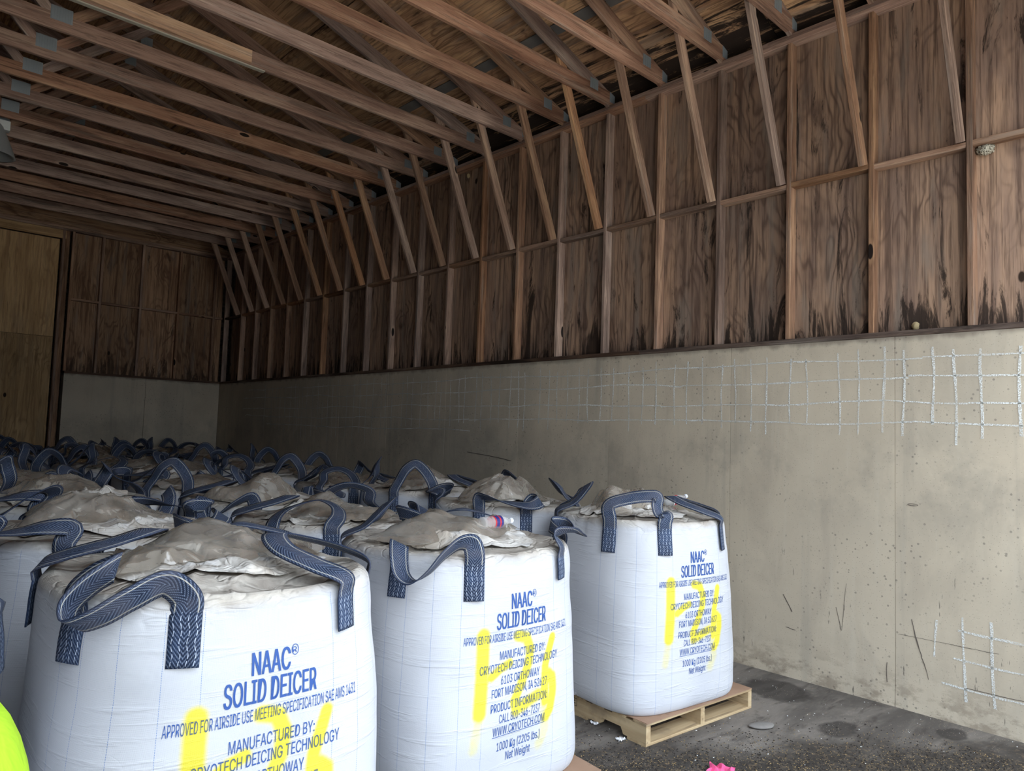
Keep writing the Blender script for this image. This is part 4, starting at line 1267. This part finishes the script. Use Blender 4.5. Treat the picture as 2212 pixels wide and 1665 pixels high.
# --- the rows behind
rows = [
    (4.05, [(-.20, 'stand'), (1.02, 'flop'), (2.24, 'stand'), (3.78, 'flop_r')]),
    (5.18, [(-.10, 'flop'), (1.10, 'flop'), (2.34, 'droop'), (3.82, 'stand')]),
    (6.30, [(1.02, 'droop'), (2.27, 'stand'), (3.74, 'lean')]),
    (7.42, [(1.15, 'lean'), (2.42, 'flop'), (3.80, 'stand')]),
    (8.54, [(1.05, 'stand'), (2.32, 'inward'), (3.72, 'flop')]),
    (9.66, [(1.10, 'flop'), (2.37, 'lean'), (3.76, 'stand')]),
    (10.77, [(1.47, 'inward'), (2.62, 'stand'), (3.84, 'lean')]),
    (11.92, [(1.45, 'stand'), (2.70, 'lean'), (3.94, 'flop')]),
    (13.07, [(1.50, 'lean'), (2.75, 'stand'), (3.98, 'inward')]),
]
variants = {}
kinds = ['lean', 'inward', 'inward', 'flop', 'flop_r', 'droop', 'stand', 'fold']
rowname = ['second', 'third', 'fourth', 'fifth', 'sixth', 'seventh', 'eighth', 'ninth', 'tenth']
colname = {4: ['first', 'second', 'third', 'fourth'], 3: ['left', 'middle', 'right']}
rb = random.Random(21)
for ri, (yy, cols) in enumerate(rows):
    for ci, (xx, aloop) in enumerate(cols):
        x = xx+rb.uniform(-.02, .02); y = yy+rb.uniform(-.01, .01)+(.03 if ri == 0 and ci == 3 else 0); rot = rb.uniform(-1.8, 1.8)
        nm = colname[len(cols)][ci]
        lab = (f'dusty white bulk bag, {nm} from left in the {rowname[ri]} row' if len(cols) == 4 else
               f'dusty white bulk bag, {nm} one in the {rowname[ri]} row from the front')
        loops = {'A': aloop, 'B': rb.choice(kinds), 'C': rb.choice(kinds), 'D': rb.choice(kinds)}
        if ri == 0 and ci == 2: loops['B'] = 'flop'; loops['A'] = 'inward'
        if ri < 3:
            films = [(rb.uniform(-.1, .1), rb.uniform(-.1, .12), rb.uniform(.2, .28), rb.uniform(.08, .16))]
            build_bag(x, y, rot, rb.uniform(1.03, 1.09), 5+ri*4+ci, loops, lab, False, False, films)
        else:
            vi = (ri*3+ci) % 5
            if vi not in variants:
                films = [(rb.uniform(-.1, .1), rb.uniform(-.1, .12), rb.uniform(.2, .28), rb.uniform(.08, .16))]
                variants[vi] = build_bag(x, y, rot, rb.uniform(1.04, 1.10), 31+vi, loops, lab, False, False, films)[0]
            else:
                src = variants[vi]
                r_ = empty('bulk_bag', (x, y, PH+.004), R_(rot), label=lab, category='bulk bag', group='white bulk bags on pallets')
                for ch in list(src.children):
                    c_ = ch.copy(); COL.objects.link(c_); c_.parent = r_; c_.matrix_basis = ch.matrix_basis.copy()
        make_pallet(x, y, R_(rot), f'hidden wooden pallet under the {nm} bag of the {rowname[ri]} row')

# ---- bottles left on the bags
def bottle(p, rotm, label, lab_col):
    e = add('plastic_bottle', None, None, None, Matrix.Translation(p) @ rotm, label=label, category='bottle')
    mw = WORLD[e.name]
    V, Fs = lathe([(0.028, 0), (0.032, 0.006), (0.032, 0.02), (0.029, 0.026), (0.032, 0.032), (0.032, 0.05), (0.029, 0.056), (0.032, 0.062), (0.032, 0.135), (0.03, 0.15), (0.018, 0.185), (0.0125, 0.195), (0.0125, 0.205)], 20)
    g_ = NT('clear_bottle_plastic', 0.08, 0.6); g_.color((0.75, 0.74, 0.72)); g_.b.inputs['Alpha'].default_value = 0.35
    add('bottle_body', mesh('bottle_body', V, Fs, smooth=True), g_.m, e, mw)
    V, Fs = lathe([(0.0328, 0.070), (0.0328, 0.128)], 20)
    lm = NT('bottle_wrapper', 0.35, 0.5); z = sep(lm, lm.obj())
    ang = lm.math('SINE', lm.math('MULTIPLY', z[2], 190))
    lm.color(lm.mix(lm.math('GREATER_THAN', ang, 0.55), lab_col, (0.8, 0.8, 0.82) if lab_col[0] > .3 else (0.5, 0.03, 0.04)))
    add('wrapper', mesh('wrapper', V, Fs), lm.m, e, mw)
    V, Fs = lathe([(0.014, 0.203), (0.0145, 0.206), (0.0145, 0.221), (0.013, 0.223)], 20)
    add('cap', mesh('cap', V, Fs), plain('bottle_cap', (0.75, 0.78, 0.85), .4), e, mw)
def lie(az, tilt=0): return Matrix.Rotation(az, 4, 'Z') @ Matrix.Rotation(PI/2+tilt, 4, 'Y')

# ---- litter on floor and pallet
def crumple(name, x, y, z, size, mat, seed, label, cat, flat=0.5):
    n = 9; V, Fs = [], []
    for j in range(n):
        for i in range(n):
            u, v = i/(n-1)-.5, j/(n-1)-.5
            rr = 1-0.35*abs(gnoise(np.array([u*5, v*5, seed])))
            V.append((u*size*rr, v*size*rr*.8, size*flat*(0.25+0.5*float(gnoise(np.array([u*4, v*4, seed*1.7])))*1.2)))
    V = np.array(V); V[:, 2] -= V[:, 2].min()
    Fs = [(j*n+i, j*n+i+1, (j+1)*n+i+1, (j+1)*n+i) for j in range(n-1) for i in range(n-1)]
    o = add(name, mesh(name, V, Fs), mat, None, Matrix.Translation((x, y, z)) @ Matrix.Rotation(seed, 4, 'Z'), label=label, category=cat)
    md = o.modifiers.new('s', 'SOLIDIFY'); md.thickness = 0.0015
    return o
white = plain('paper_white', (0.8, 0.8, 0.82), .8)
crumple('paper_scrap', 3.43, 2.86, 0.002, .05, white, 1.3, 'white paper scrap on the floor beneath the lone pallet edge', 'litter')
crumple('paper_scrap', 3.37, 2.62, 0.002, .05, white, 2.9, 'small torn white scrap on dark floor left of the lone pallet', 'litter')
crumple('paper_wrapper', 3.43, 3.02, PH+0.005, .09, plain('wrapper_print', (0.5, 0.48, 0.5), .5), 4.1, 'crumpled printed wrapper on the lone pallet beside its bag', 'litter')
crumple('pink_cloth', 3.43, 2.02, 0.002, .17, plain('pink', (0.78, 0.09, 0.25), .7), 0.4, 'bright pink crumpled scrap on the floor at the bottom edge', 'cloth', .3)
V, Fs = [], []
for j in range(9):
    for i in range(16):
        ph = PI*j/8; th = 2*PI*i/16
        V.append((.085*math.sin(ph)*math.cos(th)*(1+.1*math.sin(3*th)), .045*math.sin(ph)*math.sin(th), .014*math.cos(ph)+.012))
for j in range(8):
    for i in range(16): Fs.append((j*16+i, (j+1)*16+i, (j+1)*16+(i+1) % 16, j*16+(i+1) % 16))
st = NT('flat_stone', .9, .2); st.color(st.mix(st.noise(st.obj(), 30, 3), (.16, .15, .14), (.26, .24, .22)))
add('flat_stone', mesh('flat_stone', V, Fs, smooth=True), st.m, None, Matrix.Translation((4.2, 2.2, 0.0)) @ Matrix.Rotation(-.5, 4, 'Z'), label='flat grey stone on the floor right of the lone pallet', category='stone')

# loose deicer pellets and grit
r = random.Random(11)
def pellets(name, n, gen, size, mat, label):
    V, Fs = [], []
    for _ in range(n):
        x, y = gen(); s = size*r.uniform(.5, 1.4); a = r.uniform(0, 6)
        n0 = len(V); sx, sy = s*r.uniform(.7, 1.3), s*r.uniform(.6, 1)
        for dx, dy, dz in ((1, 0, 0.4), (0, 1, 0.35), (-1, 0, 0.4), (0, -1, 0.35), (0, 0, 1.0), (0, 0, -.02)):
            px, py = dx*sx, dy*sy
            V.append((x+px*math.cos(a)-py*math.sin(a), y+px*math.sin(a)+py*math.cos(a), dz*s))
        for q in ((0, 1, 4), (1, 2, 4), (2, 3, 4), (3, 0, 4), (1, 0, 5), (2, 1, 5), (3, 2, 5), (0, 3, 5)): Fs.append(tuple(n0+i for i in q))
    add(name, mesh(name, V, Fs), mat, None, None, label=label, category='grit', kind='stuff')
def near_soil():
    while True:
        x, y = r.uniform(2.9, 4.9), r.uniform(1.0, 3.2)
        if (x-4.15)*.75+(y-2.0) < r.gauss(-.15, .25): return x, y
pellets('grit', 5200, near_soil, .0032, plain('tan_grit', (0.30, 0.21, 0.10), .9), 'tan and brown loose grit spread over the dark floor at bottom right')
pellets('soil_crumbs', 5200, near_soil, .0045, plain('soil', (0.03, 0.024, 0.02), .95), 'dark crumbs of soil on the floor in front of the lone pallet')
pellets('salt_pellets', 260, lambda: (r.uniform(3.3, WX-.03), r.uniform(1.0, 4.5)), .0038, plain('white_pellet', (0.8, 0.8, 0.78), .6), 'scattered white deicer pellets on the concrete floor')

# bottles: set on the fabric surface
def surf_z(bag, mw, x, y):
    l = mw.inverted() @ Vector((x, y, 0)); th = math.atan2(l.y, l.x); q = min(math.hypot(l.x, l.y)/float(r_of(np.array(th))), .95)
    return (mw @ Vector((0, 0, float(bag.top(np.array([th]), np.array([q]))[0][2])))).z
zb2 = surf_z(b2[1], b2[2], 2.42, 2.72)+.075
bottle((2.34, 2.70, zb2), lie(R_(5)), 'clear plastic bottle with a red and blue wrapper lying on the middle front bag', (0.03, 0.03, 0.18))
zb3 = surf_z(b3[1], b3[2], 4.2, 2.9)+.06
bottle((4.17, 2.92, zb3), lie(R_(-12), -.25), 'clear plastic bottle with a red wrapper lying on the lone bag by the wall', (0.6, 0.03, 0.04))

# ================================================================== person at the left edge (only the sleeve is in view)
def skin(name, verts, edges, radii, mat, parent, root=0, levels=2):
    me = bpy.data.meshes.new(name); me.from_pydata(verts, edges, [])
    o = add(name, me, mat, parent, WORLD[parent.name])
    md = o.modifiers.new('Skin', 'SKIN'); me.skin_vertices.new() if not me.skin_vertices else None
    for i, sv in enumerate(me.skin_vertices[0].data):
        rr = radii[i]; sv.radius = rr if isinstance(rr, tuple) else (rr, rr); sv.use_root = (i == root)
    md.use_smooth_shade = True
    sb = o.modifiers.new('Sub', 'SUBSURF'); sb.levels = levels; sb.render_levels = levels
    return o
lime = NT('lime_hi_vis', .8, .2); oo = lime.obj()
lime.color(lime.mix(lime.step(lime.noise(oo, 9, 4), .55, .75), (0.28, 0.46, 0.02), (0.19, 0.33, 0.02)))
lime.bump(lime.noise(lime.mapping(oo, (5, 5, 3)), 2.2, 4, .5, 1.2), .8, .02)
skinm = plain('skin', (0.55, 0.33, 0.24), .55)
PXX, PYY, PR = -0.092, 1.027, R_(-30)
pe = empty('person', (PXX, PYY, 0), PR, label='person in a lime high-visibility shirt, only a shoulder showing at the lower left edge', category='person')
WORLD[pe.name] = WORLD[pe.name] @ Matrix.Scale(1.057, 4); pe.matrix_basis = WORLD[pe.name]
# local frame: +Y forward, +X right, feet at z 0
vb = [(0, 0, .92), (0, .0, 1.05), (0, .01, 1.2), (0, .0, 1.33), (0, 0, 1.41), (.16, 0, 1.33), (.205, 0, 1.30), (.235, .02, 1.15), (.24, .05, 1.05),
      (-.16, 0, 1.33), (-.21, 0, 1.285), (-.235, .02, 1.15), (-.24, .05, 1.05)]
eb = [(0, 1), (1, 2), (2, 3), (3, 4), (3, 5), (5, 6), (6, 7), (7, 8), (3, 9), (9, 10), (10, 11), (11, 12)]
skin('shirt', vb, eb, [(.16, .12), (.15, .11), (.17, .12), (.13, .1), .06, (.085, .08), .082, .06, .052, (.085, .08), .075, .06, .052], lime.m, pe)
vs = [(0, 0, 1.38), (0, .01, 1.47), (0, .015, 1.54), (0, .02, 1.62), (0, .01, 1.67)]
skin('head', vs, [(0, 1), (1, 2), (2, 3), (3, 4)], [.055, .052, (.066, .08), (.074, .09), (.05, .06)], skinm, pe)
for s in (-1, 1):
    va = [(s*.24, .05, 1.06), (s*.245, .09, .94), (s*.24, .13, .82), (s*.235, .15, .76)]
    skin('forearm', va, [(0, 1), (1, 2), (2, 3)], [.042, .04, .028, (.034, .02)], skinm, pe)
    for i in range(4):
        fx = s*.235+(i-1.5)*.019*1; f = [(fx, .155, .745), (fx, .165, .71-.004*abs(i-1.5)), (fx, .162, .68), (fx, .152, .662)]
        skin('finger', f, [(0, 1), (1, 2), (2, 3)], [.0095, .009, .0085, .007], skinm, pe, levels=1)
    th = [(s*.215, .165, .765), (s*.19, .185, .735), (s*.185, .185, .705)]
    skin('thumb', th, [(0, 1), (1, 2)], [.012, .010, .008], skinm, pe, levels=1)
tr_m = plain('dark_trousers', (0.05, 0.055, 0.075), .85)
vt = [(0, 0, .96), (.1, 0, .86), (.105, .01, .5), (.11, 0, .1), (-.1, 0, .86), (-.105, .01, .5), (-.11, 0, .1)]
skin('trousers', vt, [(0, 1), (1, 2), (2, 3), (0, 4), (4, 5), (5, 6)], [(.155, .115), (.1, .1), .07, .058, (.1, .1), .07, .058], tr_m, pe)
for s in (-1, 1):
    skin('boot', [(s*.11, -.04, .05), (s*.11, .06, .045), (s*.115, .16, .04)], [(0, 1), (1, 2)], [(.05, .05), (.05, .045), (.045, .035)], plain('boot_leather', (.08, .05, .03), .6), pe, levels=1)
hm = plain('dark_hair', (.04, .025, .018), .8)
V, Fs = [], []
for j in range(9):
    for i in range(20):
        ph = (PI*.56)*j/8; th = 2*PI*i/20
        V.append((.082*math.sin(ph)*math.cos(th), -.005+.1*math.sin(ph)*math.sin(th)-.012*(j/8), 1.62+.09*math.cos(ph)))
for j in range(8):
    for i in range(20): Fs.append((j*20+i, (j+1)*20+i, (j+1)*20+(i+1) % 20, j*20+(i+1) % 20))
add('hair', mesh('hair', V, Fs, smooth=True), hm, pe, WORLD[pe.name])
V, Fs = lathe([(0.001, .022), (.009, .018), (.014, .0), (.008, -.012), (.001, -.014)], 10)
add('nose', mesh('nose', V, Fs, smooth=True), skinm, pe, WORLD[pe.name] @ Matrix.Translation((0, .108, 1.585)))
for s in (-1, 1):
    add('eye', mesh('eye', *lathe([(0.001, .011), (.008, .008), (.011, 0), (.008, -.008), (.001, -.011)], 10), smooth=True), plain('eye_dark', (.1, .08, .07), .3), pe, WORLD[pe.name] @ Matrix.Translation((s*.032, .092, 1.612)))
    add('ear', mesh('ear', [(v[0]*.5, v[1]*1.2, v[2]*1.6) for v in lathe([(0.001, .016), (.014, .01), (.017, 0), (.012, -.01), (.001, -.014)], 10)[0]], lathe([(0.001, .016), (.014, .01), (.017, 0), (.012, -.01), (.001, -.014)], 10)[1], smooth=True), skinm, pe, WORLD[pe.name] @ Matrix.Translation((s*.078, .01, 1.585)))
add('mouth', mesh('mouth', [(v[0]*2.2, v[1]*.6, v[2]*.4) for v in lathe([(0.001, .01), (.009, .006), (.011, 0), (.009, -.006), (.001, -.01)], 12)[0]], lathe([(0.001, .01), (.009, .006), (.011, 0), (.009, -.006), (.001, -.01)], 12)[1]), plain('lips', (.4, .17, .14), .5), pe, WORLD[pe.name] @ Matrix.Translation((0, .094, 1.545)))
